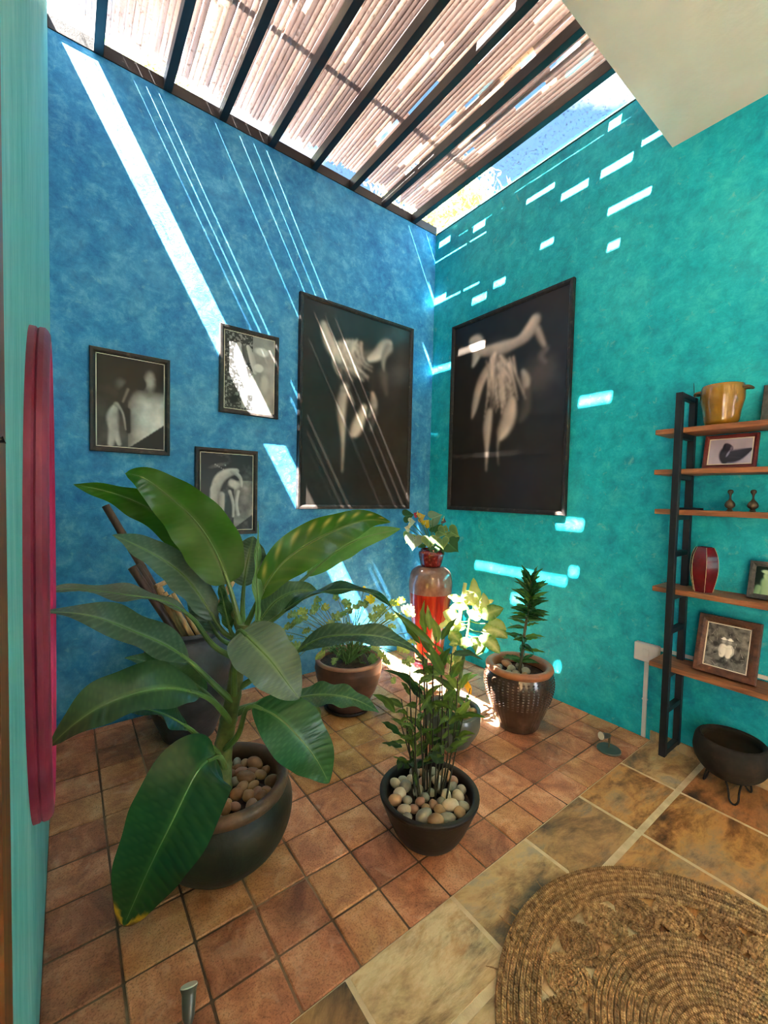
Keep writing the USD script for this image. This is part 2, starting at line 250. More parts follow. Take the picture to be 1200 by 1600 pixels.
pebbles_m = [mat(f'pebble_{n}', [(.3, lin(*a)), (.7, lin(*b))], 22, rough=.45, spec=.4) for n, a, b in (('tan', (150, 112, 76), (190, 152, 112)), ('brown', (124, 84, 54), (164, 118, 82)), ('grey', (124, 118, 104), (164, 156, 138)), ('rose', (150, 106, 84), (186, 142, 118)), ('cream', (178, 158, 128), (214, 196, 166)))]
M['jute'] = mat('jute', [(.28, lin(116, 84, 50)), (.5, lin(170, 130, 84)), (.72, lin(208, 170, 120))], 60, detail=4, rough=.85, bump=.003, bscale=260)
M['jute_dark'] = mat('jute_dark', [(.28, lin(100, 72, 42)), (.5, lin(152, 114, 72)), (.72, lin(190, 152, 104))], 60, detail=4, rough=.85, bump=.003, bscale=260)
M['white_plastic'] = plain('white_plastic', lin(206, 204, 204), .4)
M['iron'] = mat('rusty_iron', [(.3, lin(28, 23, 18)), (.6, lin(46, 38, 29)), (.8, lin(70, 50, 33))], 16, rough=.75, spec=.25, bump=.002, bscale=60)
M['lamp_metal'] = plain('lamp_grey_metal', lin(92, 92, 86), .35, .6)
M['lamp_brass'] = plain('lamp_brown_metal', lin(120, 92, 68), .35, .6)
M['lamp_glass'] = plain('lamp_lens', lin(206, 198, 182), .25)
M['ochre'] = mat('ochre_glaze', [(.3, lin(122, 86, 18)), (.7, lin(156, 116, 36))], 8, rough=.18, coat=.7)
M['dark_glaze'] = mat('dark_glaze', [(.3, lin(56, 42, 26)), (.7, lin(90, 70, 44))], 12, rough=.3, coat=.4)
M['burgundy'] = mat('burgundy_glaze', [(.3, lin(78, 8, 18)), (.7, lin(110, 16, 28))], 8, rough=.12, coat=.8)
M['cream_edge'] = plain('cream_edge', lin(186, 164, 128), .4)
M['maroon_wood'] = mat('maroon_wood', [(.3, lin(78, 20, 20)), (.7, lin(112, 36, 32))], 8, rough=.4, stretch=(4, 1, 4))
M['carved_brown'] = mat('carved_brown', [(.3, lin(60, 34, 22)), (.6, lin(98, 58, 38)), (.8, lin(140, 92, 60))], 30, rough=.38, bump=.003, bscale=110)
M['carved_dark'] = mat('carved_dark', [(.3, lin(36, 36, 38)), (.7, lin(74, 72, 70))], 40, rough=.45, bump=.003, bscale=150)
M['mount'] = plain('paper_mount', lin(214, 206, 186), .7)
M['bronze'] = mat('bronze', [(.3, lin(58, 48, 36)), (.7, lin(98, 82, 60))], 20, rough=.4, metallic=.3)

# ------------------------------------------------------------------ the room
YB = 1.047                                   # terracotta ends here, slate begins
fl = thing('floor', 'floor of square terracotta tiles meeting large slate tiles', kind='structure')
obj('grout_bed', box(-3.2, X+.2, YB, Y+.2, -.12, -.005), M['grout'], fl)
obj('pale_grout_bed', box(-3.2, X+.2, -3.2, YB, -.12, -.0012), M['pale_grout'], fl)
xs = [.130-.2037] + [.130+.2037*k for k in range(14)] + [X]
ys = [YB] + [1.232+.2037*k for k in range(10)] + [Y]
ti = np.random.default_rng(3)
for i in range(len(xs)-1):
    for j in range(len(ys)-1):
        x0, x1, y0, y1 = xs[i], xs[i+1], ys[j], ys[j+1]
        if x1-x0 < .03 or y1-y0 < .03: continue
        g = .0032; z = ti.uniform(-.0012, .0012)
        b = box(x0+g+ti.uniform(0, .0015), x1-g-ti.uniform(0, .0015), y0+g+ti.uniform(0, .0015), y1-g-ti.uniform(0, .0015), -.03, z, .0035)
        v = b.vertices.copy(); c = v.mean(0); t = ti.normal(0, .004, 2); a = ti.normal(0, .006)
        v[:, 2] += (v[:, 0]-c[0])*t[0] + (v[:, 1]-c[1])*t[1]
        d = v[:, :2]-c[:2]; v[:, :2] = c[:2] + d @ np.array([[math.cos(a), math.sin(a)], [-math.sin(a), math.cos(a)]])
        mossy = 1.0 < (x0+x1)/2 < 2.0 and 1.75 < (y0+y1)/2 < 2.6 and ti.random() < .75
        obj('tile', (v, b.faces), terra[4 + int(ti.integers(2)) if mossy else int(ti.integers(4))], fl, smooth=False)
sx = [-.68+.46*k for k in range(8)] + [X]; sx = [-1.60, -1.14] + [.226-.46-.46, .226-.46, .226] + [.686, 1.146, 1.606, 2.066, 2.526, X]
sy = [-1.53, -1.07, -.61, -.15, .31, .764, YB]
kinds = {(5, 5): 3, (6, 5): 1, (7, 5): 4, (8, 5): 0, (9, 5): 1, (9, 4): 2, (8, 4): 0, (7, 4): 0, (9, 3): 2}
for i in range(len(sx)-1):
    for j in range(len(sy)-1):
        g = .0075 if sy[j] < .7 else .0075
        z = ti.uniform(-.0005, .001)
        y1 = sy[j+1] - (.013 if j == 4 else (g if j < 5 else .002)); y0 = sy[j] + (.013 if j == 5 else g)
        obj('slate_tile', box(sx[i]+g, sx[i+1]-g, y0, y1, -.03, z, .002), slate[kinds.get((i, j), int(ti.integers(5)))], fl, smooth=False)

obj('wall_back', box(XL-.16, X+.2, Y, Y+.18, -.1, Z+.003), M['blue'], kind='structure', label='blue sponged plaster wall behind the plants')
obj('wall_right', join(box(X, X+.2, -3.2, Y, -.1, Z), box(X+.07, X+.2, 1.08, Y, Z, Z+.08)), M['teal'], kind='structure', label='teal sponged plaster wall with the shelf')
obj('wall_left', box(XL-.16, XL, .80, Y, -.1, Z+.078), M['turquoise'], kind='structure', label='narrow turquoise wall along the left edge')
obj('ceiling', box(-3.2, X+.2, -3.2, 1.083, 3.633, 4.16), M['ceiling'], kind='structure', label='white plaster ceiling slab at upper right')
obj('wall_front', join(box(-3.2, 1.9, -3.36, -3.2, -.1, 3.64), box(2.8, X+.2, -3.36, -3.2, -.1, 3.64), box(1.9, 2.8, -3.36, -3.2, 2.2, 3.64)), M['ceiling'], kind='structure', label='white wall behind the camera with a doorway')
obj('wall_far_left', join(box(-3.36, -3.2, -3.36, .95, 2.7, 3.64), box(-3.36, -3.2, -3.36, -2.6, -.1, 2.7), box(-3.36, -3.2, .2, .95, -.1, 2.7), box(-3.2, XL-.16, .80, .95, -.1, 3.64)), M['ceiling'], kind='structure', label='white walls of the room to the left with a wide garden opening')
obj('baseboard_right', box(X-.012, X, -3.2, YB, 0, .062, .002), slate[1], kind='structure', label='low stone skirting under the shelf')
d = thing('door_1', 'brown wooden door post at the left edge', kind='structure', loc=(XL, .74, 0))
obj('jamb', box(XL-.16, XL+.002, .70, .80, 0, 3.63, .004), M['brown_wood'], d)
obj('door_leaf', box(XL-.09, XL-.045, -.25, .69, .01, 3.6, .004), M['brown_wood'], d)
obj('latch', tube([[XL+.0, .715, 1.558], [XL+.005, .715, 1.558], [XL+.008, .715, 1.559]], [.0035, .0035, .005], 8), M['black_metal'], d)

# the glazed roof: steel rafters along y, panes on them
w = thing('window_1', 'glazed roof of dark steel rafters and dusty panes', kind='structure', loc=(1.4, 2.1, Z))
bx = [.167, .536, .882, 1.233, 1.583, 1.943, 2.278, 2.632]
for x in bx:
    obj('rafter', box(x-.024, x+.024, 1.083, Y-.0, Z, Z+.075, .002), M['steel'], w, smooth=False)
obj('wall_plate', box(XL, X, Y-.006, Y+.05, Z+.002, Z+.077, .002), M['steel'], w, smooth=False)
obj('edge_angle', box(X-.004, X+.02, 1.083, Y-.01, Z-.002, Z+.008, .001), M['steel'], w, smooth=False)
edges = [XL-.1] + bx + [X+.10]
for a, b in zip(edges[:-1], edges[1:]):
    obj('pane', box(a+.002, b-.002, 1.083, Y+.06, Z+.078, Z+.084), M['pane'], w, smooth=False)

# bamboo cane screen above the glass; the gaps and broken canes let the streaks of sun in
SZ, PITCH, CR = 4.352, .0310, .0156
scr = thing('bamboo_screen', 'sun screen of split brown bamboo canes lying above the glazed roof', 'screen', (1.5, 2.0, SZ))
gaps_y = [(.301, .004), (.393, .005), (.439, .005), (.799, .003), (.871, .006), (.949, .005), (1.049, .004), (1.143, .0065), (1.217, .006), (2.253, .005), (2.525, .0055), (2.668, .004), (2.767, .006)]
gx = sorted([(x-.157, g) for x, g in gaps_y])
cuts = [(2.636, 2.026, 1.784), (2.581, 1.708, 1.504), (2.587, 1.417, 1.213), (2.727, 1.422, 1.34), (2.595, 1.17, 1.05), (2.419, 1.317, 1.202), (2.417, 1.173, 1.037), (2.724, 3.03, 2.88), (2.678, 2.584, 2.449),
        (2.36, 2.248, 2.127), (2.426, 3.02, 2.838), (2.421, 1.823, 1.714), (2.277, 1.273, 1.196), (2.129, 1.094, 1.017), (2.321, 2.477, 2.314), (2.044, 2.928, 2.641), (1.721, 1.277, 1.055), (2.16, 1.973, 1.732),
        (1.80, 1.718, 1.45), (2.075, 2.547, 2.233), (1.223, 1.279, 1.083), (1.02, 1.987, 1.129), (1.036, 1.114, .948), (.633, 1.088, .903), (.545, 1.008, .903), (.62, 1.95, 1.72), (.72, 2.2, 2.02), (.50, 1.62, 1.40), (.86, 1.56, 1.43), (.42, 2.3, 2.12), (.55, 2.42, 2.25)]
cx = []; slit = []; x = .062
while x < 2.885:
    cx.append(x); step = PITCH + ti.uniform(-.0012, .0012)
    if gx and x + step/2 >= gx[0][0]-.0: slit.append((x+step/2, gx[0][1])); step += gx.pop(0)[1] + .0012
    x += step
cx = np.array(cx); cutmap = {}
for a, y1, y0 in cuts: cutmap.setdefault(int(np.argmin(abs(cx-a))), []).append((y0, y1))
def cane(x, y0, y1, r, k, up=0.0):
    """a split cane: a half shell, round side up, with a few swollen nodes"""
    n = max(3, int((y1-y0)/.07)); y = np.linspace(y0, y1, n); ph = ti.uniform(0, .3)
    rr = r*(1 + .05*(np.abs(((y+ph) % .31)-.02) < .035)); an = np.linspace(-.12, np.pi+.12, 9)
    xx = x + .0012*np.sin(y*2.3+k); zz = SZ + up + .0015*np.sin(y*1.7+2*k)
    v = np.stack([xx[:, None]-rr[:, None]*np.cos(an), np.repeat(y[:, None], 9, 1), zz[:, None]+rr[:, None]*np.sin(an)*.8], -1).reshape(-1, 3)
    return v, grid_faces(n, 9)
thin_m = usdkit.material(stage, L+'cane_thin', {'p': ('principled_bsdf', {'base_color': lin(206, 178, 150), 'roughness': .45}), 't': ('translucent_bsdf', {'color': lin(230, 206, 176)}), 'x': ('mix_closure', {'fac': .16})}, [('p.BSDF', 'x.closure1'), ('t.BSDF', 'x.closure2')], surface='x.closure')
def lay(x, y0, y1, k):
    """one run of cane, here and there with a thin-walled length let in"""
    if y1-y0 > .7 and ti.random() < .62:
        a = ti.uniform(y0+.1, y1-.5); b = a + ti.uniform(.10, .38)
        for p0, p1, m_ in ((y0, a, None), (a, b, thin_m), (b, y1, None)): obj('cane', cane(x, p0, p1, CR, k), m_ or canes_m[int(ti.integers(4))], scr)
    else: obj('cane', cane(x, y0, y1, CR, k), canes_m[int(ti.integers(4))], scr)
for k, x in enumerate(cx):
    y = .95; end = 3.29 + ti.uniform(-.05, .04)
    for y0, y1 in sorted(cutmap.get(k, [])):
        if y0 > y + .03: lay(x, y, y0, k)
        y = y1
    lay(x, y, end, k)
for x, g in slit:                           # slivers lie over the slits except near the wall end
    obj('cane', cane(x+g/2-.009, .95, 2.42, .0135, 1, .016), canes_m[int(ti.integers(4))], scr)
for y in (1.0, 2.62):
    obj('batten', box(.04, 2.89, y-.018, y+.018, SZ+.034, SZ+.066, .002), M['bamboo_dark'], scr, smooth=False)

# ------------------------------------------------------------------ framed prints on the walls
class Print:
    """a monochrome print drawn with soft strokes; S to the right, T down, both 0 to 1"""
    def __init__(s, nx, ny, asp, base=.01, seed=0):
        s.S, s.T = np.meshgrid((np.arange(nx)+.5)/nx, (np.arange(ny)+.5)/ny); s.asp = asp; s.nx, s.ny = nx, ny
        s.nz = lambda k, sd=0: meshkit.fbm(np.stack([s.S*k, s.T*k*asp, 0*s.S+sd*7.3], -1), 4, seed+sd)
        s.g = np.full((ny, nx), base)
    def stroke(s, pts, radii, val, soft=.35, shade=.5, side=-1):
        """a limb: overlapping tapered capsules, rounded light from one side"""
        pts = np.asarray(pts, float); radii = np.broadcast_to(radii, (len(pts),))
        if len(pts) > 2: q_ = spline(np.c_[pts, radii], 4*len(pts)); pts, radii = q_[:, :2], np.clip(q_[:, 2], .002, 1)
        best = np.full(s.g.shape, 9.0); cross = np.zeros(s.g.shape)
        for a, b, ra, rb in zip(pts[:-1], pts[1:], radii[:-1], radii[1:]):
            d = (b-a)*[1, s.asp]; px = s.S-a[0]; py = (s.T-a[1])*s.asp; q = np.clip((px*d[0]+py*d[1])/(d@d+1e-9), 0, 1)
            r = ra+(rb-ra)*q; e = np.hypot(px-q*d[0], py-q*d[1])/r; c = (px*d[1]-py*d[0])/(np.linalg.norm(d)+1e-9)/r
            m = e < best; best = np.where(m, e, best); cross = np.where(m, c, cross)
        al = np.clip((1+soft-best)/(2*soft), 0, 1); al = al*al*(3-2*al)
        v = val*(1-shade*np.clip(.5+.5*side*cross, 0, 1))
        s.g = s.g*(1-al)+al*v; return s
    def blob(s, c, rx, ry, val, ang=0, soft=.6, rough=0, seed=1):
        px, py = s.S-c[0], (s.T-c[1])*s.asp; ca, sa = math.cos(ang), math.sin(ang)
        e = np.hypot((px*ca+py*sa)/rx, (-px*sa+py*ca)/(ry))
        if rough: e = e + rough*(s.nz(9, seed)-.5)
        al = np.clip((1+soft-e)/(2*soft), 0, 1); al = al*al*(3-2*al); s.g = s.g*(1-al)+al*val; return s
    def soften(s, k):
        from scipy.ndimage import gaussian_filter
        s.g = gaussian_filter(s.g, k)*(.72+.56*s.nz(11, 77)); return s
    def colors(s, tint=(1, 1, 1), white=(1, 1, 1)):
        g = np.clip(s.g, 0, 1)[..., None]; return (g*(np.array(tint)*(1-g)+np.array(white)*g)).reshape(-1, 3)
def sheet(A, B, C, nx, ny):
    """points of an nx x ny grid whose corners are A (upper left), B (upper right), C (lower left)"""
    A, B, C = map(np.asarray, (A, B, C)); s, t = np.meshgrid(np.linspace(0, 1, nx), np.linspace(0, 1, ny))
    return (A + s[..., None]*(B-A) + t[..., None]*(C-A)).reshape(-1, 3), grid_faces(ny, nx)[:, ::-1]
def moulding(A, B, C, w, d, n, prof=None):
    """four mitred bars around the rectangle A, B, C (outer corners), w wide, standing d off the wall along n"""
    A, B, C = map(np.asarray, (A, B, C)); D = B+C-A; n = np.asarray(n, float)
    prof = prof or [(0, 0), (0, .75), (.12, 1), (.55, .96), (.82, .8), (1, .62), (1, 0)]
    cs = [A, B, D, C]; cen = (A+D)/2; u = (B-A)/np.linalg.norm(B-A); vv = (C-A)/np.linalg.norm(C-A); bars = []
    for k in range(4):
        P, Q = cs[k], cs[(k+1) % 4]; ip = lambda X_: -np.sign((X_-cen)@u)*u - np.sign((X_-cen)@vv)*vv
        vs = [P + ip(P)*w*a + n*d*h for a, h in prof] + [Q + ip(Q)*w*a + n*d*h for a, h in prof]; m = len(prof)
        f = [[i, (i+1) % m, m+(i+1) % m, m+i] for i in range(m)]; f2 = []
        for q in f: f2 += [[q[0], q[2], q[1]], [q[0], q[3], q[2]]]
        for i in range(1, m-1): f2 += [[0, i, i+1], [m, m+i+1, m+i]]
        bars.append((np.array(vs), np.array(f2)))
    return bars
def hang(name, label, A, B, C, n, w, d, pic, tint, line=None, fmat='frame_black', group=None, cat='framed print', mount=0.0, white=(1, 1, 1), back=.006):
    A, B, C, n = map(lambda q: np.asarray(q, float), (A, B, C, n)); D = B+C-A; u = (B-A)/np.linalg.norm(B-A); v = (C-A)/np.linalg.norm(C-A)
    t = thing(name, label, cat, (C+D)/2, group)
    for k, (mv, mf) in enumerate(moulding(A, B, C, w, d, n)): obj('frame_bar', (mv, mf), M[fmat], t, smooth=False)
    e = w*.9; P = [A+u*e+v*e, B-u*e+v*e, C+u*e-v*e]
    bk = np.array([A+u*.004+v*.004, B-u*.004+v*.004, D-u*.004-v*.004, C+u*.004-v*.004]); bv = np.vstack([bk+n*.0005, bk+n*back*.6])
    obj('backing_board', trimesh.convex.convex_hull(bv), M['frame_black'], t, smooth=False)
    o = n*(d*.5)
    if mount:
        obj('mount', trimesh.convex.convex_hull(np.vstack([np.array([P[0], P[1], P[2], P[1]+P[2]-P[0]])+o-n*.003, np.array([P[0], P[1], P[2], P[1]+P[2]-P[0]])+o-n*.001])), M['mount'], t, smooth=False)
        P = [P[0]+u*mount+v*mount, P[1]-u*mount+v*mount, P[2]+u*mount-v*mount]
    obj('print', sheet(*(q+o for q in P), pic.nx, pic.ny), M['print'], t, col=pic.colors(tint, white))
    if line:                                   # a pale keyline inside the frame
        q = [P[0]+u*line+v*line, P[1]-u*line+v*line, P[1]+P[2]-P[0]-u*line-v*line, P[2]+u*line-v*line]
        vs = []; bars = []
        for k in range(4):
            a, b = q[k], q[(k+1) % 4]; s = (b-a)/np.linalg.norm(b-a); pz = np.cross(n, s); h = .0028
            bars.append(trimesh.convex.convex_hull(np.array([a-s*h-pz*h, a-s*h+pz*h, b+s*h-pz*h, b+s*h+pz*h, a-s*h-pz*h+n*.0008, a-s*h+pz*h+n*.0008, b+s*h-pz*h+n*.0008, b+s*h+pz*h+n*.0008])+o+n*.0006))
        obj('keyline', join(*bars), M['mount'], t, smooth=False)
    return t
SEPIA = (1.0, .80, .66)
nb, nt = (0, -1, 0), (-1, 0, 0)
# the two large ones: pale limbs surfacing out of black
def st(plane, A, B, C, k=2.5, ox=440, oy=420):
    """measured points as shares of a print's width and height"""
    A, B, C = map(np.asarray, (A, B, C)); u, v = B-A, C-A
    def f(*ps):
        out = []
        for x, y in ps:
            P = on(ox+x/k, oy+y/k, *plane); out.append(((P-A)@u/(u@u), (P-A)@v/(v@v)))
        return out
    return f
A, B, C = (1.475, Y, 3.087), (2.650, Y, 3.087), (1.475, Y, 1.373)
q = st((1, Y-.02), A, B, C); p = Print(150, 220, 1.46, .02, 3)
p.g += .02*p.nz(3, 2)*np.clip(p.S-.55, 0, 1)*2
p.blob(q((300, 400))[0], .22, .34, .02, 0, .8).blob(q((470, 330))[0], .05, .30, .035, 0, .8, .5)
gg = np.random.default_rng(5)
p.stroke(q((215, 330), (235, 400), (240, 470), (232, 560)), [.075, .07, .05, .03], .055, .7, .7).stroke(q((330, 330), (345, 420), (352, 500)), [.05, .05, .03], .035, .8, .6)
p.stroke(q((215, 335), (262, 322), (320, 340), (385, 318)), [.03, .05, .045, .03], .10, .6, .5)
p.stroke(q((158, 205), (170, 250), (192, 300), (222, 345)), [.024, .040, .046, .030], .50, .35, .5)
p.stroke(q((430, 282), (412, 292), (385, 322), (345, 345)), [.022, .046, .044, .02], .52, .35, .5).stroke(q((425, 300), (402, 345), (404, 395)), [.036, .022, .008], .30, .5)
for k in range(70):
    x0 = gg.normal(265, 26); y0 = gg.uniform(268, 300); sw = gg.normal(0, 26); ln = gg.uniform(50, 150)
    p.stroke(q((x0, y0), (x0+sw*.4-4, y0+ln*.45), (x0+sw+gg.normal(0, 8)+ln*.25, y0+ln)), [.0055, .0045, .0015], gg.uniform(.12, .62), .7, .2)
p.stroke(q((246, 455), (232, 515), (231, 590), (236, 680), (233, 800)), [.026, .036, .030, .014, .004], .40, .5, .6)
p.stroke(q((236, 465), (262, 488), (282, 530)), [.02, .012, .005], .32, .6).stroke(q((358, 485), (364, 525), (346, 575)), [.014, .030, .012], .36, .5)
p.stroke(q((325, 540), (306, 590), (284, 640), (276, 652)), [.022, .042, .036, .012], .46, .45, .5).stroke(q((364, 560), (350, 630)), [.03, .014], .10, .8).stroke(q((398, 410), (412, 485)), [.045, .02], .07, .9)
p.g = np.clip(p.g*1.7-.012, .008, .95)
p.soften(1.3)
hang('framed_print', 'large dark framed print of blurred pale limbs on black, on the blue wall', A, B, C, nb, .035, .035, p, SEPIA, white=(1, .84, .72))
A, B, C = (X, 2.853, 3.090), (X, 1.662, 3.090), (X, 2.853, 1.378)
q = st((0, X-.02), A, B, C); p = Print(150, 220, 1.44, .02, 9)
p.blob(q((850, 420))[0], .26, .30, .018, 0, .8).blob(q((1010, 410))[0], .12, .10, .06, .3, .9, .9)
gg = np.random.default_rng(6)
p.stroke(q((830, 330), (845, 430), (870, 540)), [.10, .085, .05], .05, .8, .5)
p.stroke(q((738, 275), (760, 288), (758, 320), (742, 372)), [.030, .055, .044, .014], .50, .35, .5)
p.stroke(q((770, 318), (815, 312), (880, 294), (930, 272), (972, 232), (996, 188)), [.030, .040, .042, .034, .046, .040], .46, .35, .55)
p.stroke(q((1004, 225), (1022, 265), (1040, 302)), [.022, .018, .010], .36, .6).stroke(q((1040, 302), (1018, 330), (1036, 358)), [.02, .022, .014], .12, .9)
p.stroke(q((812, 372), (782, 420), (762, 475), (748, 540), (738, 582)), [.030, .036, .033, .026, .008], .42, .45, .5)
p.stroke(q((945, 395), (958, 432), (954, 480)), [.014, .030, .016], .38, .5).stroke(q((962, 470), (950, 560), (935, 590)), [.02, .034, .02], .08, .9)
for k in range(95):
    x0 = gg.normal(845, 20); y0 = gg.uniform(330, 372); sw = gg.normal(14, 22); ln = gg.uniform(50, 215)
    p.stroke(q((x0, y0), (x0+sw*.5, y0+ln*.5), (x0+sw+gg.normal(0, 6), y0+ln)), [.0055, .0045, .0015], gg.uniform(.12, .70), .7, .2)
p.stroke(q((808, 560), (800, 615), (798, 690), (795, 795)), [.026, .036, .020, .004], .42, .45, .5).stroke(q((898, 520), (884, 590), (862, 640), (852, 668)), [.036, .056, .042, .012], .48, .45, .5).stroke(q((850, 640), (842, 705), (845, 772)), [.016, .006, .003], .28, .7)
p.blob(q((830, 330))[0], .012, .02, .8, 0, .8)
p.g = np.clip(p.g*1.7-.012, .008, .95)
p.soften(1.3)
hang('framed_print', 'large dark framed print of a blurred pale back on black, on the teal wall', A, B, C, nt, .035, .035, p, SEPIA, white=(1, .84, .72))
# three small ones
def small(seed): return Print(100, 143, 1.43, .012, seed)
A, B, C = (.113, Y, 2.357), (.552, Y, 2.357), (.113, Y, 1.730)
q = st((1, Y-.02), A, B, C, 3.333, 100, 420); p = small(11)
p.g = .012 + .10*p.nz(4, 1)*np.clip(p.T*1.3-.1, 0, 1)
lo = (p.T + .55*p.S < 1.24)
p.g = np.where(lo & (p.S > .45), p.g + (.55*np.clip((p.S-.40)/.3, 0, 1)*np.clip((p.T-.33)/.15, 0, 1))*(.4+p.nz(4, 5)), p.g)
p.g = np.where(~lo, p.g*.3, p.g)
p.blob(q((460, 580))[0], .06, .13, .32, 0, .9, .8).blob(q((290, 590))[0], .06, .07, .12, 0, .9, .9)
p.stroke(q((400, 590), (345, 610), (310, 660), (290, 720)), [.07, .085, .085, .06], .03, .35, .3).blob(q((405, 590))[0], .085, .085, .006, 0, .25, .4)
p.stroke(q((260, 710), (240, 780), (255, 860), (280, 930)), [.03, .075, .05, .03], .46, .45, .4, 1).stroke(q((245, 830), (230, 930)), [.06, .04], .40, .5, .3, 1)
p.stroke(q((262, 705), (292, 740), (312, 810), (318, 850)), [.035, .016, .014, .01], .34, .5).stroke(q((330, 620), (300, 690)), [.02, .015], .18, .7).stroke(q((330, 740), (335, 860)), [.04, .03], .02, .5)
p.soften(.6); p.g = np.clip(p.g*1.35-.03, .006, .95)
hang('small_framed_print', 'small black framed monochrome print, leftmost on the blue wall', A, B, C, nb, .031, .03, p, (1, .97, .92), line=.006, white=(1, .98, .93))
A, B, C = (.868, Y, 2.685), (1.307, Y, 2.685), (.868, Y, 2.066)
q = st((1, Y-.02), A, B, C, 3.333, 100, 420); p = small(21)
p.g = .05 + .22*(p.nz(34, 1) > .55)*(.5+p.nz(30, 2)); p.g = np.where(p.S > .55, .16+.3*p.nz(5, 3), p.g)
p.stroke(q((905, 380), (905, 460), (935, 560), (960, 640)), [.05, .085, .07, .06], .62, .3, .3).stroke(q((960, 395), (985, 470), (1000, 540)), [.04, .06, .035], .66, .3, .4, 1).stroke(q((935, 400), (945, 470)), [.05, .05], .16, .4)
p.blob(q((1040, 425))[0], .13, .08, .72, .1, .3, .5).blob(q((1020, 515))[0], .10, .07, .72, 0, .3, .6).blob(q((1055, 600))[0], .07, .16, .50, 0, .5, .9)
p.stroke(q((990, 600), (1015, 680), (1030, 720)), [.03, .05, .03], .66, .4).stroke(q((935, 650), (930, 730)), [.06, .04], .62, .4).stroke(q((935, 655), (990, 665)), [.02, .02], .5, .5)
p.blob(q((870, 690))[0], .10, .10, .015, 0, .6, .8).blob(q((980, 590))[0], .05, .09, .12, 0, .6, .9)
hang('small_framed_print', 'small dark framed monochrome print crossed by sun, highest of the three small ones', A, B, C, nb, .031, .03, p, (1, .97, .92), line=.006, white=(1, .98, .93))
A, B, C = (.711, Y, 1.807), (1.150, Y, 1.807), (.711, Y, 1.188)
q = st((1, Y-.02), A, B, C, 3.333, 100, 420); p = small(31)
p.g = .015 + .10*np.clip(p.nz(7, 1)*2-.9, 0, 1); p.g += np.where(p.S > .62, .25*p.nz(6, 3)*(p.T > .35)*(p.T+.5*p.S < 1.28), 0)
p.blob(q((800, 1010))[0], .14, .03, .10, -.3, .9, 1.2)
p.stroke(q((905, 1045), (855, 1055), (805, 1090), (780, 1150)), [.05, .075, .09, .08], .50, .3, .5, 1).stroke(q((780, 1150), (775, 1210), (785, 1290)), [.08, .075, .045], .46, .35, .5, 1)
p.stroke(q((815, 1180), (818, 1240), (815, 1310)), [.06, .05, .035], .40, .35, .5).stroke(q((880, 1045), (930, 1090), (935, 1130)), [.04, .03, .02], .46, .4)
p.blob(q((890, 1115))[0], .10, .075, .42, .3, .4, 1.1).stroke(q((865, 1160), (885, 1230), (885, 1300)), [.03, .025, .02], .45, .4).stroke(q((915, 1160), (905, 1240), (915, 1290)), [.03, .03, .03], .5, .5)
for k in range(6): p.blob(q((780+k*12, 1005+(k*37) % 30))[0], .008, .008, .5, 0, .5)
p.soften(.6); p.g = np.clip(p.g*1.35-.03, .006, .95)
hang('small_framed_print', 'small black framed monochrome print of a bending figure, lowest of the three', A, B, C, nb, .031, .03, p, (1, .97, .92), line=.006, white=(1, .97, .92))

# ------------------------------------------------------------------ oval pink frame on the narrow left wall
cy, cz, ry, rz = 1.421, 1.270, .339, .636
t = thing('oval_frame', 'oval pink wooden frame with worn moulding on the narrow turquoise wall', 'frame', (XL, cy, cz-rz))
def ring(prof, n=96, a0=0, a1=2*np.pi):
    """profile of (inset from the outer edge, height off the wall) run round the oval"""
    an = np.linspace(a0, a1, n); P = []
    for ins, h in prof: P.append(np.stack([np.full(n, XL+h), cy+(ry-ins)*np.cos(an), cz+(rz-ins)*np.sin(an)], -1))
    P = np.array(P); return P.reshape(-1, 3), grid_faces(len(prof), n)
obj('outer_moulding', ring([(0, 0), (0, .012), (.004, .016), (0, .020), (0, .030), (.006, .036), (.014, .040), (.03, .041)]), M['pink_worn'], t, smooth=40)
obj('inner_moulding', ring([(.03, .041), (.045, .041), (.05, .036), (.062, .034), (.066, .028), (.078, .026), (.082, .018), (.095, .014), (.10, .004)]), M['pink'], t, smooth=40)
pv, pf = ring([(.10, .004), (.3, .004)], 97); pv = np.vstack([pv[:97], [[XL+.004, cy, cz]]]); k = np.arange(96)
obj('panel', (pv, np.c_[k, k+1, np.full(96, 97)]), M['pink'], t)

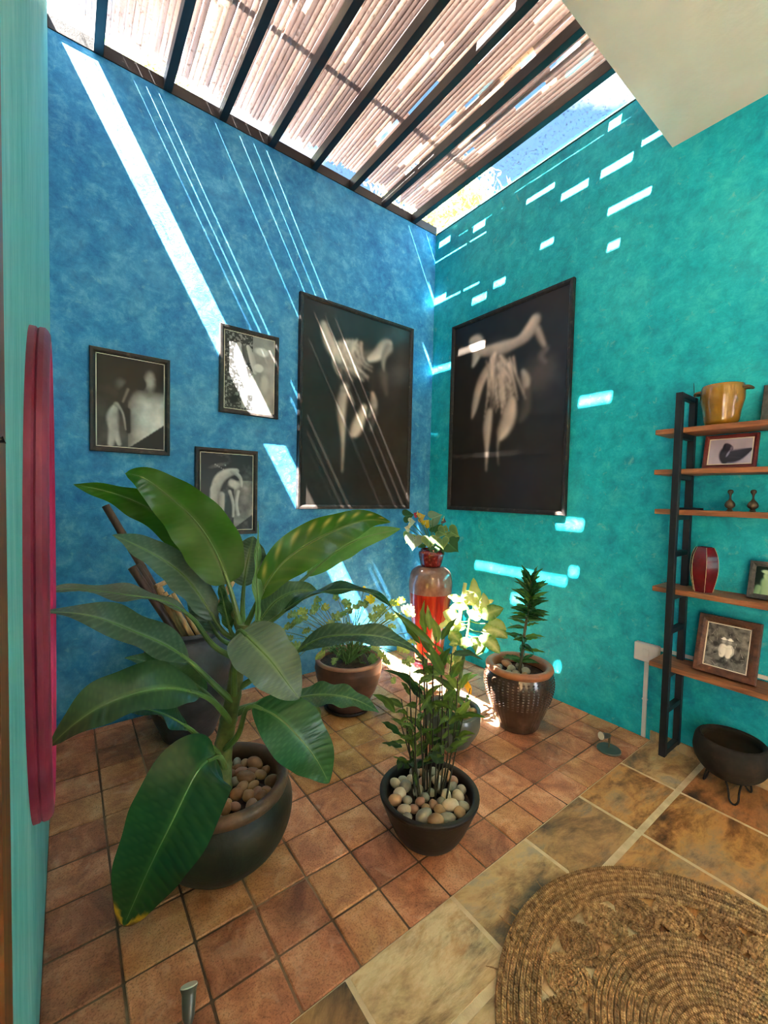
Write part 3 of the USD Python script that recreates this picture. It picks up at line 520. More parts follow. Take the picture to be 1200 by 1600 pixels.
# ------------------------------------------------------------------ plants: shared shapes
def lerp(a, b, t): return np.asarray(a)*(1-t)[..., None] + np.asarray(b)*t[..., None]
PROF = {'broad': lambda v: np.sin(np.pi*np.clip(v, 0, 1)**.80)**.80, 'tongue': lambda v: (np.sin(np.pi*np.clip(v, 0, 1)**.62)**.62), 'lance': lambda v: np.sin(np.pi*np.clip(v, 0, 1)**.72)**1.05, 'strap': lambda v: np.clip(np.sin(np.pi*(.06+.94*v)**.9), 0, 1)**.5,
        'delta': lambda v: np.clip(v, 0, 1)**.38*np.clip(1-v, 0, 1)**.72*1.42,
        'oval': lambda v: np.sin(np.pi*np.clip(v, 0, 1)**.85)**.75,
        'lobed': lambda v: (np.sin(np.pi*np.clip(.10+.9*v, 0, 1)**.8)**.6)*(.42+.58*np.abs(np.sin(np.pi*5*v))**.8)}
def leaf(mid, width, prof='broad', phi=0.0, fold=.15, ripple=.012, veins=16, nu=9, nv=36, seed=0, c=((.03, .10, .02), (.05, .16, .03)), cm=(.16, .28, .08), vein_c=.25, tip=None, wl=1.0, wr=1.0, patch=None, wave=.0, relief=.0016, stripes=None):
    """one leaf blade as a grid along its midrib. phi turns the blade about the midrib (0: faces the camera side)"""
    g = np.random.default_rng(seed+1000); m = spline(mid, nv); v = np.linspace(0, 1, nv); u = np.linspace(-1, 1, nu)
    T = np.gradient(m, axis=0); T /= np.linalg.norm(T, axis=1, keepdims=True)
    V = CAM - m; V /= np.linalg.norm(V, axis=1, keepdims=True); S0 = np.cross(V, T); S0 /= np.linalg.norm(S0, axis=1, keepdims=True)+1e-9; N0 = np.cross(T, S0)
    ph = np.radians(np.interp(v, np.linspace(0, 1, len(np.atleast_1d(phi))), np.atleast_1d(phi)))[:, None]
    S = np.cos(ph)*S0 + np.sin(ph)*N0; N = np.cross(T, S)
    w = width/2*PROF[prof](v) + .0006; U, Vv = np.meshgrid(u, v); W = w[:, None]*np.where(U < 0, wl, wr)
    f1, f2 = g.uniform(2, 4), g.uniform(0, 6)
    rip = ripple*np.sin(2*np.pi*f1*Vv+f2+1.3*np.sign(U))*np.abs(U)**2*np.clip(4*Vv*(1-Vv), 0, 1)
    phase = veins*(Vv - .38*np.abs(U)*w[:, None]/max(width/2, 1e-6)*.35); vv = .5+.5*np.cos(2*np.pi*phase)
    rel = relief*(vv**3)*np.sin(np.pi*np.abs(U))
    H = fold*np.abs(U)*W + rip - rel
    Wd = W*(1 + wave*np.sin(2*np.pi*(f1+1.5)*Vv+f2*2))
    P = m[:, None] + S[:, None]*(U*Wd)[..., None] + N[:, None]*H[..., None]
    nz = meshkit.fbm(np.stack([U*2+seed, Vv*7, 0*U], -1), 3, seed)
    C = lerp(c[0], c[1], np.clip(nz*1.5-.25, 0, 1)); k = (vein_c*(vv**6)*np.clip(np.abs(U)*6, 0, 1)); C = C*(1-k[..., None]) + np.asarray(cm)*k[..., None]
    k = np.clip(1-np.abs(U)*W/.006, 0, 1)*(1-.6*Vv); C = C*(1-k[..., None]) + np.asarray(cm)*k[..., None]
    if stripes is not None: k = np.clip(vv**3, 0, 1)*np.clip((np.abs(U)-.35)*4, 0, 1)*(.35+.65*np.clip(nz*2-.4, 0, 1))*np.clip((.9-np.abs(U))*4, 0, 1)*.75*(U*stripes[1] > 0); C = C*(1-k[..., None]) + np.asarray(stripes[0])*k[..., None]
    if patch is not None: k = np.clip((1.05-np.abs(U)*1.15 + .7*(meshkit.fbm(np.stack([U*4+seed, Vv*12, 0*U], -1), 3, seed+5)-.5))*1.6*patch[1], 0, 1)*np.clip(Vv*6, 0, 1)*np.clip((1-Vv)*5, 0, 1); C = C*(1-k[..., None]) + np.asarray(patch[0])*k[..., None]
    if tip is not None:
        k = np.clip((Vv-.93)*18 + 3.6*np.clip(Vv-.80, 0, 1)*10*(np.abs(U)-.45) + (nz-.5)*1.6, 0, 1); C = C*(1-k[..., None]) + np.asarray(tip[0])*k[..., None]
        k = np.clip((Vv-.955)*26 + 4*np.clip(Vv-.84, 0, 1)*9*(np.abs(U)-.62) + (nz-.5)*1.6, 0, 1); C = C*(1-k[..., None]) + np.asarray(tip[1])*k[..., None]
    return (P.reshape(-1, 3), grid_faces(nv, nu)), C.reshape(-1, 3), m
def pebble(c, r, g, flat=.7):
    m = trimesh.creation.icosphere(2); v = m.vertices.copy(); s = r*np.array([g.uniform(.95, 1.35), g.uniform(.85, 1.05), g.uniform(flat, flat+.2)])
    v = v*(1 + .22*(meshkit.fbm(v*1.3+g.uniform(0, 50, 3), 2, 3)-.5)[:, None])*s
    R = trimesh.transformations.random_rotation_matrix(g.random(3))[:3, :3]; E_ = trimesh.transformations.euler_matrix(g.uniform(-.3, .3), g.uniform(-.3, .3), g.uniform(0, 6.28))[:3, :3]
    v = v @ E_.T; v[:, 2] -= v[:, 2].min(); return (v + c, m.faces)
def pebbles(c, z, R, n, r, label, group, kinds_, keep=None, seed=0, layers=1):
    g = np.random.default_rng(seed); put = []; tries = 0
    while len(put) < n and tries < 6000:
        tries += 1; a = g.uniform(0, 6.28); d = R*math.sqrt(g.random()); rr = r*g.uniform(.75, 1.25); x, y = c[0]+d*math.cos(a), c[1]+d*math.sin(a)
        if keep and not keep(x, y): continue
        if all((x-p[0])**2+(y-p[1])**2 > (.86*(rr+p[2]))**2 for p in put): put.append((x, y, rr))
    tone = ('tan', 'brown', 'grey', 'rosy', 'cream')
    for x, y, rr in put:
        kk = kinds_[int(g.integers(len(kinds_)))]; dv = np.array([x-c[0], y-c[1]]); f = np.array(c[:2])/np.hypot(*c[:2]); along, across = dv @ f, dv @ np.array([f[1], -f[0]])
        side = ('back' if along > 0 else 'front') if abs(along) > abs(across) else ('right' if across > 0 else 'left')
        wh = f'at the {side} rim' if np.hypot(*dv) > .66*R else f'{side} of the middle'
        lab = f'{"large" if rr > r*1.05 else "small" if rr < r*.9 else "round"} {tone[kk]} pebble {wh} in the {label}'
        obj('pebble', pebble((x, y, z-.004+g.uniform(0, .004)), rr, g), pebbles_m[kk], smooth=True, label=lab, cat='pebble', group=group)
# ------------------------------------------------------------------ the big broad-leaved plant in front
c0 = np.array([.511, 1.721]); W0 = Stand(c0)
t = thing('potted_plant', 'large broad-leaved green plant in a wide dark glazed pot, in front at left', 'potted plant', (*c0, 0))
pot = obj('pot', lathe(dense([(0, .004), (.10, .003), (.158, .006), (.172, .02), (.222, .07), (.262, .145), (.272, .205), (.264, .262), (.248, .292)], 30), c0), M['big_pot'], t)
obj('rim', lathe(dense([(.246, .285), (.252, .300), (.254, .318), (.246, .333), (.228, .336), (.213, .326), (.208, .300), (.212, .255)], 26), c0), M['rust_rim'], t)
obj('soil', disc(c0, .262, .214, seed=1), M['soil'], t)
def PL(*pts): return np.array([W0(*p) for p in pts])
stem = np.array([W0(347, 1240), W0(347, 1200), W0(352, 1150), W0(362, 1100), W0(370, 1050), W0(376, 1005), W0(380, 975)])
st_p = spline(stem, 60); zz = np.linspace(0, 1, 60)
obj('stem', tube(st_p, (.040-.016*zz) * (1+.10*np.maximum(0, np.sin(zz*46))**6), 14), M['stem_green'], t)
DK = ((.010, .048, .012), (.018, .080, .020)); MD = ((.018, .075, .016), (.034, .115, .024)); SV = ((.06, .115, .066), (.095, .155, .10)); BR = ((.026, .105, .008), (.045, .15, .013))
cmD, cmM, cmS, cmY = (.09, .20, .05), (.14, .26, .07), (.22, .31, .17), (.30, .36, .08)
big = [  # midrib points (px, py, farther), width, profile, turn, colours, petiole points from the stem
    dict(m=[(357, 912, .03), (333, 855, .05), (297, 805, .07), (255, 768, .07), (218, 744, .04), (196, 740, .0)], w=.225, prof='tongue', phi=(4, 0, -6), c=BR, cm=(.11, .17, .04), pet=[(378, 990, 0), (368, 950, .02)], vc=.12, fold=.12),
    dict(m=[(330, 880, .18), (290, 840, .20), (225, 790, .20), (160, 766, .16), (115, 757, .10)], w=.15, prof='broad', phi=-30, c=BR, cm=(.12, .2, .05), pet=[(374, 985, .06), (352, 930, .14)], vc=.1),
    dict(m=[(338, 972, .09), (318, 940, .10), (285, 897, .12), (240, 866, .10), (200, 846, .04), (176, 836, -.02)], w=.145, prof='broad', phi=(14, 22, 30), c=SV, cm=cmS, pet=[(376, 1000, .03), (352, 990, .07)], vc=.2, wave=.06),
    dict(m=[(296, 962, -.02), (262, 942, -.04), (200, 930, -.06), (140, 922, -.08), (95, 921, -.10), (66, 925, -.12)], w=.12, prof='broad', phi=(76, 66, 58), c=((.07, .10, .06), (.11, .14, .09)), cm=cmS, pet=[(372, 1030, 0), (330, 1005, -.01), (312, 980, -.01)], vc=.2),
    dict(m=[(295, 1032, -.08), (262, 1010, -.11), (205, 985, -.15), (140, 962, -.20), (100, 957, -.22), (66, 956, -.24)], w=.165, prof='broad', phi=(44, 46, 60), c=((.04, .085, .045), (.07, .12, .065)), cm=cmS, pet=[(362, 1095, -.02), (328, 1063, -.05)], vc=.2),
    dict(m=[(322, 1083, .06), (300, 1066, .09), (262, 1048, .12), (225, 1033, .13), (195, 1028, .11)], w=.135, prof='broad', phi=(30, 40, 50), c=MD, cm=cmM, pet=[(356, 1120, 0), (336, 1098, .03)], vc=.15),
    dict(m=[(312, 1085, -.14), (262, 1075, -.20), (205, 1085, -.27), (150, 1108, -.32), (108, 1138, -.35), (78, 1166, -.36)], w=.205, prof='broad', phi=(48, 40, 36), c=((.03, .085, .03), (.055, .12, .045)), cm=cmM, pet=[(360, 1128, -.02), (335, 1098, -.09)], vc=.15, fold=.22),
    dict(m=[(295, 1138, -.12), (260, 1118, -.16), (220, 1108, -.21), (180, 1110, -.26)], w=.13, prof='broad', phi=(58, 64), c=DK, cm=cmD, pet=[(345, 1180, -.02), (320, 1160, -.07)], vc=.1),
    dict(m=[(338, 1183, -.14), (312, 1200, -.22), (280, 1260, -.27), (248, 1325, -.28), (218, 1390, -.27), (193, 1448, -.25)], w=.285, prof='tongue', phi=(10, 6, 2), c=DK, cm=(.05, .15, .03), pet=[(352, 1200, -.02), (346, 1186, -.08)], vc=.3, fold=.14, tip=((.62, .34, .03), (.20, .09, .03)), relief=.003, ripple=.008),
    dict(m=[(395, 1103, -.16), (430, 1118, -.20), (465, 1150, -.23), (493, 1185, -.24), (514, 1224, -.24)], w=.215, prof='broad', phi=(-20, -12, -6), c=((.016, .08, .022), (.03, .12, .035)), cm=(.07, .2, .06), pet=[(352, 1170, -.03), (376, 1138, -.10)], vc=.35, relief=.003),
    dict(m=[(378, 986, -.13), (398, 1006, -.19), (425, 1035, -.235), (448, 1066, -.26), (468, 1092, -.27)], w=.30, prof='delta', phi=(-12, -16, -10), c=((.085, .14, .09), (.13, .19, .13)), cm=(.22, .34, .14), pet=[(366, 1085, -.02), (366, 1035, -.08)], vc=.25, relief=.003, fold=.10),
    dict(m=[(403, 938, -.02), (432, 890, -.03), (478, 852, -.03), (530, 826, -.02), (580, 812, 0), (610, 816, .02)], w=.175, prof='broad', phi=(14, 12, 30), c=BR, cm=(.3, .3, .05), pet=[(382, 985, 0), (393, 960, -.01)], vc=.1, stripes=((.62, .50, .12), 1), fold=.2),
    dict(m=[(480, 900, .14), (520, 866, .15), (560, 843, .15), (600, 832, .13), (626, 826, .11)], w=.12, prof='broad', phi=(-10, -14), c=((.07, .2, .04), (.10, .26, .06)), cm=(.2, .36, .1), pet=[(384, 990, .05), (430, 945, .10)], vc=.1),
    dict(m=[(381, 916, .10), (384, 890, .12), (390, 862, .14), (396, 838, .13)], w=.18, prof='oval', phi=(0, 0), c=SV, cm=(.28, .4, .22), pet=[(380, 985, .03), (379, 950, .07)], vc=.2),
    dict(m=[(404, 975, .02), (425, 945, .02), (455, 926, 0), (480, 922, -.02), (497, 925, -.04)], w=.13, prof='broad', phi=(-30, -34), c=((.05, .12, .055), (.08, .16, .08)), cm=(.2, .38, .12), pet=[(384, 1000, 0), (393, 988, .01)], vc=.2),
    dict(m=[(432, 965, -.08), (470, 938, -.10), (520, 922, -.12), (560, 922, -.14), (592, 932, -.15), (613, 950, -.15)], w=.12, prof='broad', phi=(-78, -74, -64), c=DK, cm=cmD, pet=[(384, 1010, 0), (404, 986, -.04)], vc=.1),
    dict(m=[(465, 1018, -.10), (495, 1000, -.13), (540, 992, -.16), (590, 994, -.19), (630, 1006, -.21), (656, 1020, -.22)], w=.125, prof='broad', phi=(-46, -50, -44), c=((.03, .075, .04), (.055, .11, .06)), cm=cmS, pet=[(366, 1080, .0), (420, 1045, -.05)], vc=.3, relief=.002),
    dict(m=[(452, 1094, .02), (485, 1087, 0), (525, 1087, -.03), (562, 1096, -.05), (592, 1113, -.07)], w=.115, prof='broad', phi=(-36, -38), c=((.025, .085, .03), (.045, .12, .045)), cm=cmM, pet=[(362, 1120, .03), (410, 1098, .03)], vc=.3, relief=.002),
    dict(m=[(452, 1096, .12), (472, 1104, .13), (490, 1116, .13), (500, 1130, .12)], w=.10, prof='oval', phi=(-20,), c=((.05, .11, .03), (.09, .15, .04)), cm=(.3, .3, .08), pet=[(368, 1110, .05), (410, 1098, .09)], vc=.1),
    dict(m=[(338, 990, .14), (322, 962, .17), (303, 932, .19), (284, 908, .18)], w=.105, prof='broad', phi=(16, 20), c=SV, cm=cmS, pet=[(376, 1010, .05), (354, 1004, .10)], vc=.2),
    dict(m=[(402, 984, -.05), (403, 950, -.05), (401, 900, -.04), (403, 850, -.03), (403, 814, -.02)], w=.035, prof='lance', phi=(30,), c=((.10, .22, .07), (.14, .28, .09)), cm=(.24, .4, .12), pet=[(384, 1005, 0), (396, 994, -.03)], vc=0),
    dict(m=[(360, 985, .06), (352, 955, .08), (348, 935, .09), (342, 915, .09)], w=.06, prof='broad', phi=(30,), c=MD, cm=cmM, pet=[(378, 1005, .02), (366, 995, .05)], vc=.1),
]
for k, d in enumerate(big):
    mid = PL(*d['m']); a, C, m = leaf(mid, d['w'], d['prof'], d['phi'], d.get('fold', .16), d.get('ripple', .012), 10 if d.get('stripes') else 17, 27 if d.get('stripes') else 13, 90 if d.get('stripes') else 70, k, d['c'], d['cm'], d['vc'], d.get('tip'), stripes=d.get('stripes'), wave=d.get('wave', .02), relief=d.get('relief', .0018)*1.5)
    lf = obj('leaf', a, M['leaf'], t, col=C, label='long dark leaf with a torn yellow and brown tip' if d.get('tip') else None)
    pp = spline(np.vstack([PL(*d['pet']), mid[:1], m[6:7]]), 26); s = np.linspace(0, 1, 26)
    obj('petiole', tube(pp, .0135-.0065*s, 9), M['petiole'], t)
    mm = m[4:-3] + 0; nrm = np.cross(np.gradient(mm, axis=0), [0, 0, 1.0]); s = np.linspace(0, 1, len(mm))
    obj('midrib', tube(mm, .0042*(1-s)+.0008, 6), M['midrib'], lf)
kp = lambda x, y: np.hypot(x-st_p[0][0], y-st_p[0][1]) > .06
pebbles(c0, .266, .186, 70, .025, 'large dark glazed pot', 'pebbles in the large pot', (0, 0, 1, 1, 2, 3, 0), kp, 5)

# ------------------------------------------------------------------ thin-stemmed plant in the low dark bowl
c1 = np.array([1.277, 1.316]); W1 = Stand(c1)
t = thing('potted_plant', 'clump of thin dark stems with narrow green leaves in a low dark bowl of pebbles', 'potted plant', (*c1, 0))
obj('bowl', lathe(dense([(0, .004), (.08, .003), (.125, .005), (.140, .02), (.178, .09), (.208, .165), (.216, .185)], 22), c1), M['dark_bowl'], t)
obj('rim', lathe(dense([(.215, .181), (.2195, .192), (.218, .201), (.206, .204), (.194, .199), (.188, .18), (.176, .135)], 20), c1), M['dark_bowl'], t)
obj('soil', disc(c1, .150, .182, seed=2), M['soil'], t)
g = np.random.default_rng(12)
feet = [(640, 1180), (648, 1192), (655, 1185), (660, 1196), (668, 1190), (675, 1182), (650, 1172), (662, 1176), (672, 1172), (645, 1198), (690, 1195), (700, 1205), (706, 1212), (696, 1215), (688, 1180), (705, 1190), (712, 1200), (655, 1200)]
tops = [(627, 1092), (640, 1040), (652, 1080), (660, 1010), (668, 985), (682, 995), (626, 1130), (655, 1060), (676, 1030), (636, 1105), (690, 1035), (706, 1020), (715, 1060), (700, 1095), (693, 1010), (722, 1090), (735, 1075), (664, 1050)]
stems1 = []
for k, (a, b) in enumerate(zip(feet, tops)):
    o0, o1 = g.uniform(-.07, .09), g.uniform(-.14, .14)
    P0 = W1(*a, 0); P0 = np.array([*(c1 + (P0[:2]-c1)*.62 + W1.n[:2]*o0*.5), .148]); P2 = W1(*b, o1); P1 = (P0+P2)/2 + g.normal(0, .012, 3)
    sp = spline([P0, P1, P2], 24); stems1.append(sp); s = np.linspace(0, 1, 24)
    obj('stem', tube(sp, (.0042-.0022*s)*(1+.25*(np.sin(s*60) > .92)), 6), M['twig'], t)
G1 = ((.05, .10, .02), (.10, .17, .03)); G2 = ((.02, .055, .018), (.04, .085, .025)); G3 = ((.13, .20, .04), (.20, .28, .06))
lv = [((657, 1006), (640, 982), (624, 960), .032, G1), ((665, 990), (661, 965), (663, 938), .034, G3), ((683, 1005), (682, 985), (673, 963), .040, G3), ((676, 1022), (666, 1005), (652, 985), .042, G1), ((689, 1042), (694, 1028), (704, 1012), .045, G1), ((707, 1022), (730, 1021), (754, 1031), .032, G2),
      ((661, 1094), (640, 1062), (600, 1047), .045, G2), ((659, 1092), (650, 1078), (634, 1064), .04, G2), ((693, 1094), (702, 1085), (712, 1077), .035, G1), ((617, 1114), (605, 1096), (582, 1085), .04, G1), ((625, 1146), (612, 1135), (596, 1128), .035, G2), ((628, 1168), (612, 1161), (597, 1161), .03, G2),
      ((696, 1171), (704, 1171), (714, 1175), .026, G2), ((712, 1119), (724, 1106), (736, 1092), .038, G3), ((672, 985), (670, 965), (668, 945), .03, G3), ((690, 1000), (700, 980), (714, 965), .03, G1), ((680, 1010), (640, 975), (612, 952), .03, G1), ((706, 1060), (716, 1040), (726, 1030), .04, G1),
      ((640, 1200), (630, 1190), (622, 1205), .05, G2), ((672, 1180), (684, 1184), (694, 1192), .05, G2), ((700, 1110), (708, 1128), (712, 1160), .06, G2), ((676, 1150), (686, 1166), (690, 1180), .04, G2), ((720, 1075), (728, 1060), (738, 1050), .034, G3), ((694, 1055), (680, 1030), (672, 1004), .045, G1)]
def put_leaf(tt, a, b, cc, wd, col, Wf, off, prof, seed, mt='leaf_thin', **kw):
    o = g.uniform(-.05, .05); mid = [Wf(*a, off), Wf(*b, off+o), Wf(*cc, off+2*o)]
    m_, C, _ = leaf(mid, wd, prof, kw.pop('phi', g.uniform(-45, 45)), .2, .004, 9, 7, 22, seed, col, kw.pop('cm', tuple(np.array(col[1])*1.3)), .1, **kw)
    return obj('leaf', m_, M[mt], tt, col=C)
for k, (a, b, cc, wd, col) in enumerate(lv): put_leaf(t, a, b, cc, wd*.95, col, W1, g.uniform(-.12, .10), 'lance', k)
for k in range(84):
    sp = stems1[k % len(stems1)]; i = int(g.uniform(7, 23)); b = sp[i]; hgt = i/24
    a = g.uniform(0, 6.28); d = np.array([math.cos(a), math.sin(a), g.uniform(.2, 1.5)]); d /= np.linalg.norm(d); ln = g.uniform(.07, .135)
    mid = [b, b+d*ln*.5, b+d*ln + np.array([math.cos(a), math.sin(a), 0])*.02-np.array([0, 0, g.uniform(0, .03)])]
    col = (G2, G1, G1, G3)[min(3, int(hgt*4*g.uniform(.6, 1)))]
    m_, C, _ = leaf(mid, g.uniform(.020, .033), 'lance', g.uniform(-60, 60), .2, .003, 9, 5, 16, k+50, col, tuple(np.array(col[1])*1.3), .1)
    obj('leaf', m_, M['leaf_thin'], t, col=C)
pebbles(c1, .156, .165, 46, .027, 'low dark bowl', 'pebbles in the low dark bowl', (0, 2, 2, 4, 0, 3, 2), lambda x, y: min(np.hypot(x-s[0][0], y-s[0][1]) for s in stems1) > .008, 8)

# ------------------------------------------------------------------ variegated plant with a stake in the grey-green bowl
c2 = np.array([1.876, 1.741]); W2 = Stand(c2)
t = thing('potted_plant', 'yellow and green variegated plant in a round grey-green bowl by the corner', 'potted plant', (*c2, 0))
obj('bowl', lathe(dense([(0, .004), (.07, .003), (.098, .006), (.115, .03), (.150, .09), (.164, .145), (.162, .185), (.154, .205)], 26), c2), M['grey_bowl'], t)
obj('rim', lathe(dense([(.153, .202), (.161, .208), (.162, .217), (.154, .221), (.143, .217), (.139, .20), (.140, .16)], 18), c2), M['grey_bowl'], t)
obj('soil', disc(c2, .175, .142, seed=3), M['soil'], t)
s0 = W2(712, 1112); s0 = np.array([c2[0], c2[1], .17])
sp = spline([s0, W2(716, 1080, .0), W2(722, 1040, .0), W2(728, 1005, 0), W2(734, 965, 0)], 30)
obj('stem', tube(sp, np.linspace(.013, .007, 30)*(1+.12*np.maximum(0, np.sin(np.linspace(0, 70, 30)))**4), 9), M['stem_green'], t)
sp2 = spline([s0+[-.03, .02, 0], W2(704, 1085, .04), W2(706, 1050, .04), W2(712, 1015, .03)], 24)
obj('stem', tube(sp2, np.linspace(.010, .006, 24), 8), M['stem_green'], t)
YL, YG = ((.30, .36, .08), (.42, .44, .14)), ((.055, .14, .02), (.10, .22, .035))
vg = [((850, 640), (820, 470), (800, 285), 110, 0), ((720, 560), (620, 500), (530, 478), 75, 0), ((745, 600), (640, 580), (550, 592), 70, 1), ((800, 570), (765, 490), (722, 415), 120, 0), ((870, 580), (940, 545), (1012, 520), 55, 0), ((880, 700), (990, 640), (1112, 602), 120, 1), ((880, 700), (800, 670), (728, 640), 95, 0),
      ((650, 745), (560, 690), (480, 645), 140, 0), ((600, 720), (510, 760), (420, 812), 60, 0), ((720, 805), (620, 790), (540, 832), 95, 1), ((670, 960), (600, 890), (548, 822), 120, 1), ((885, 850), (1010, 830), (1155, 915), 120, 1), ((950, 760), (1050, 760), (1142, 832), 75, 0), ((775, 915), (850, 980), (832, 1092), 125, 1),
      ((850, 900), (970, 960), (1075, 1075), 110, 1), ((655, 1000), (720, 960), (795, 985), 90, 2), ((640, 985), (590, 965), (545, 985), 60, 2), ((890, 650), (910, 560), (900, 440), 80, 0), ((830, 690), (835, 620), (842, 560), 60, 0), ((600, 1080), (560, 1130), (500, 1160), 60, 2), ((690, 1080), (660, 1130), (600, 1200), 80, 2), ((650, 1180), (600, 1250), (545, 1300), 90, 2)]
for k, (a, b, cc, wd, kind) in enumerate(vg):
    f = lambda q: (620+q[0]/6.667, 860+q[1]/6.667)
    off = g.uniform(-.07, .07); bb = sp[int(np.argmin(np.linalg.norm(sp-W2(*f(a), 0), axis=1)))]
    mid = [W2(*f(a), off*.5), W2(*f(b), off), W2(*f(cc), off*1.5)]
    m_, C, _ = leaf(mid, wd/6.667/F*2.75*1.15, 'oval', g.uniform(-30, 30), .16, .006, 10, 9, 26, k+200, (YL, YG, ((.08, .17, .03), (.14, .24, .05)))[kind], (.42, .46, .16), .2, patch=((.46, .47, .20), (.9, .45, .2)[kind]))
    obj('leaf', m_, M['leaf_thin'], t, col=C)
    obj('petiole', tube(spline([bb, (bb+mid[0])/2+[0, 0, -.008], mid[0]], 8), .0032, 6), M['petiole'], t)
m_, C, _ = leaf([W2(726, 1062, -.02), W2(731, 1072, -.04), W2(736, 1086, -.05)], .035, 'oval', 10, .2, .004, 6, 7, 16, 9, ((.62, .32, .02), (.74, .44, .04)), (.5, .3, .04), .1)
obj('leaf', m_, M['leaf_thin'], t, col=C, label='withered orange leaf hanging low')
pl = thing('bamboo_stake', 'pale yellow stake standing in the grey-green bowl behind the variegated plant', 'stake', (c2[0], c2[1]+.05, .17))
a, b = np.array([c2[0]-.02, c2[1]+.06, .168]), W2(727, 911, .05)
obj('cane', tube(spline([a, (a+b)/2, b], 20), .0118*(1+.12*(np.arange(20) % 7 == 0)), 10), M['cane_yellow'], pl)
pebbles(c2, .181, .118, 15, .026, 'grey-green bowl', 'pebbles in the grey-green bowl', (4, 4, 0, 3), lambda x, y: np.hypot(x-c2[0], y-c2[1]) > .04 and np.hypot(x-c2[0]+.02, y-c2[1]-.06) > .042 and np.hypot(x-c2[0]+.03, y-c2[1]-.02) > .04, 4)

# ------------------------------------------------------------------ dracaena in the tall embossed pot
c3 = np.array([2.380, 1.639]); W3 = Stand(c3)
t = thing('potted_plant', 'single-stemmed dracaena in a brown pot with dotted embossing and terracotta rim', 'potted plant', (*c3, 0))
emb = lambda a, z, r: +.0050*np.clip(np.sin(a*44)*1.3, 0, 1)*np.clip(np.sin(z*2*np.pi/.0175)*1.3, 0, 1)*((z > .18) & (z < .37)) + .0004*np.sin(a*44)*(z > .02)*(z < .18)
pr = dense([(0, .004), (.08, .003), (.130, .006), (.139, .03), (.162, .09), (.198, .19), (.217, .265), (.220, .325), (.206, .375)], 150)
obj('pot', lathe(pr, c3, 352, emb), M['ribbed'], t)
obj('rim', lathe(dense([(.203, .372), (.212, .384), (.2155, .400), (.208, .414), (.190, .418), (.172, .410), (.164, .392), (.166, .355)], 24), c3), M['terra_rim'], t)
obj('soil', disc(c3, .348, .168, seed=4), M['soil'], t)
b0 = np.array([*(c3+(W3(811, 1040)[:2]-c3)*.6), .345])
sp = spline([b0, W3(817, 1015), W3(820, 985), W3(826, 955), W3(829, 925), W3(829, 905)], 40)
obj('stem', tube(sp, np.linspace(.0105, .008, 40)*(1+.12*np.sin(np.arange(40)*2.1)), 9), M['bark'], t)
DG = ((.012, .06, .018), (.025, .10, .028)); DY = ((.06, .15, .02), (.10, .2, .03))
g = np.random.default_rng(31)
for k in range(112):
    s = (g.uniform(.60, 1) if k < 84 else g.uniform(.08, .62)); b = sp[int(s*39)]; a = k*2.399 + g.uniform(-.3, .3)
    up = .25 + 1.5*max(0, (s-.55)/.45)**1.4 + g.uniform(-.2, .2); d = np.array([math.cos(a), math.sin(a), up]); d /= np.linalg.norm(d); ln = g.uniform(.095, .14)*(1-.15*(s > .9)); o = np.array([math.cos(a), math.sin(a), 0])
    mid = [b, b+d*ln*.5, b+d*ln+o*.018-np.array([0, 0, .018 if s < .85 else 0])]
    m_, C, _ = leaf(mid, g.uniform(.024, .032), 'lance', g.uniform(-50, 50), .3, .004, 7, 5, 14, k+400, DY if g.random() < .2 else DG, (.06, .17, .04), .1)
    obj('leaf', m_, M['leaf'], t, col=C)
pebbles(c3-np.array([.05, -.02]), .353, .095, 9, .024, 'embossed pot', 'pebbles in the embossed pot', (2, 2, 0, 3), lambda x, y: np.hypot(x-b0[0], y-b0[1]) > .04, 6)

# ------------------------------------------------------------------ lobed-leaf plant in the brown pot by the blue wall
c4 = np.array([1.577, 2.465]); W4 = Stand(c4)
t = thing('potted_plant', 'airy lobed-leaf plant in a round brown pot by the blue wall', 'potted plant', (*c4, 0))
obj('saucer', lathe(dense([(0, .003), (.12, .002), (.150, .006), (.168, .03), (.164, .034), (.150, .018)], 18), c4), M['dark_bowl'], t)
obj('pot', lathe(dense([(0, .012), (.10, .012), (.135, .018), (.150, .05), (.192, .14), (.224, .24), (.234, .315), (.230, .345)], 30), c4, 72, lambda a, z, r: .0015*np.sin(z*260)), M['brown_pot'], t)
obj('rim', lathe(dense([(.229, .342), (.234, .352), (.229, .366), (.214, .366), (.203, .355), (.204, .31)], 18), c4), M['clay_rim'], t)
obj('soil', disc(c4, .325, .207, seed=6), M['soil'], t)
obj('stem', tube(spline([[*c4, .32], W4(562, 1030), W4(562, 1016)], 10), np.linspace(.028, .02, 10), 9), M['bark'], t)
g = np.random.default_rng(44)
more = [((g.uniform(440, 640), g.uniform(935, 1040)), int(g.random() < .12)) for _ in range(34)]
tipz = [((480, 958), 1), ((500, 940), 0), ((512, 953), 1), ((528, 937), 0), ((543, 947), 0), ((556, 952), 0), ((575, 940), 2), ((590, 956), 0), ((602, 966), 0), ((612, 945), 2), ((622, 940), 2), ((628, 955), 3), ((460, 978), 0), ((458, 998), 0), ((470, 1010), 0), ((485, 985), 0), ((520, 975), 0), ((538, 962), 0), ((560, 980), 0), ((434, 985), 1),
        ((578, 968), 0), ((520, 1058), 0), ((530, 1080), 1), ((572, 1063), 0), ((585, 1055), 0), ((612, 1060), 1), ((445, 1010), 0), ((620, 1010), 1), ((640, 988), 1), ((508, 1020), 1), ((525, 1028), 1), ((590, 1020), 1), ((500, 1000), 0), ((545, 1010), 1), ((580, 1010), 1), ((600, 985), 0), ((548, 985), 0), ((568, 925), 2)] + more
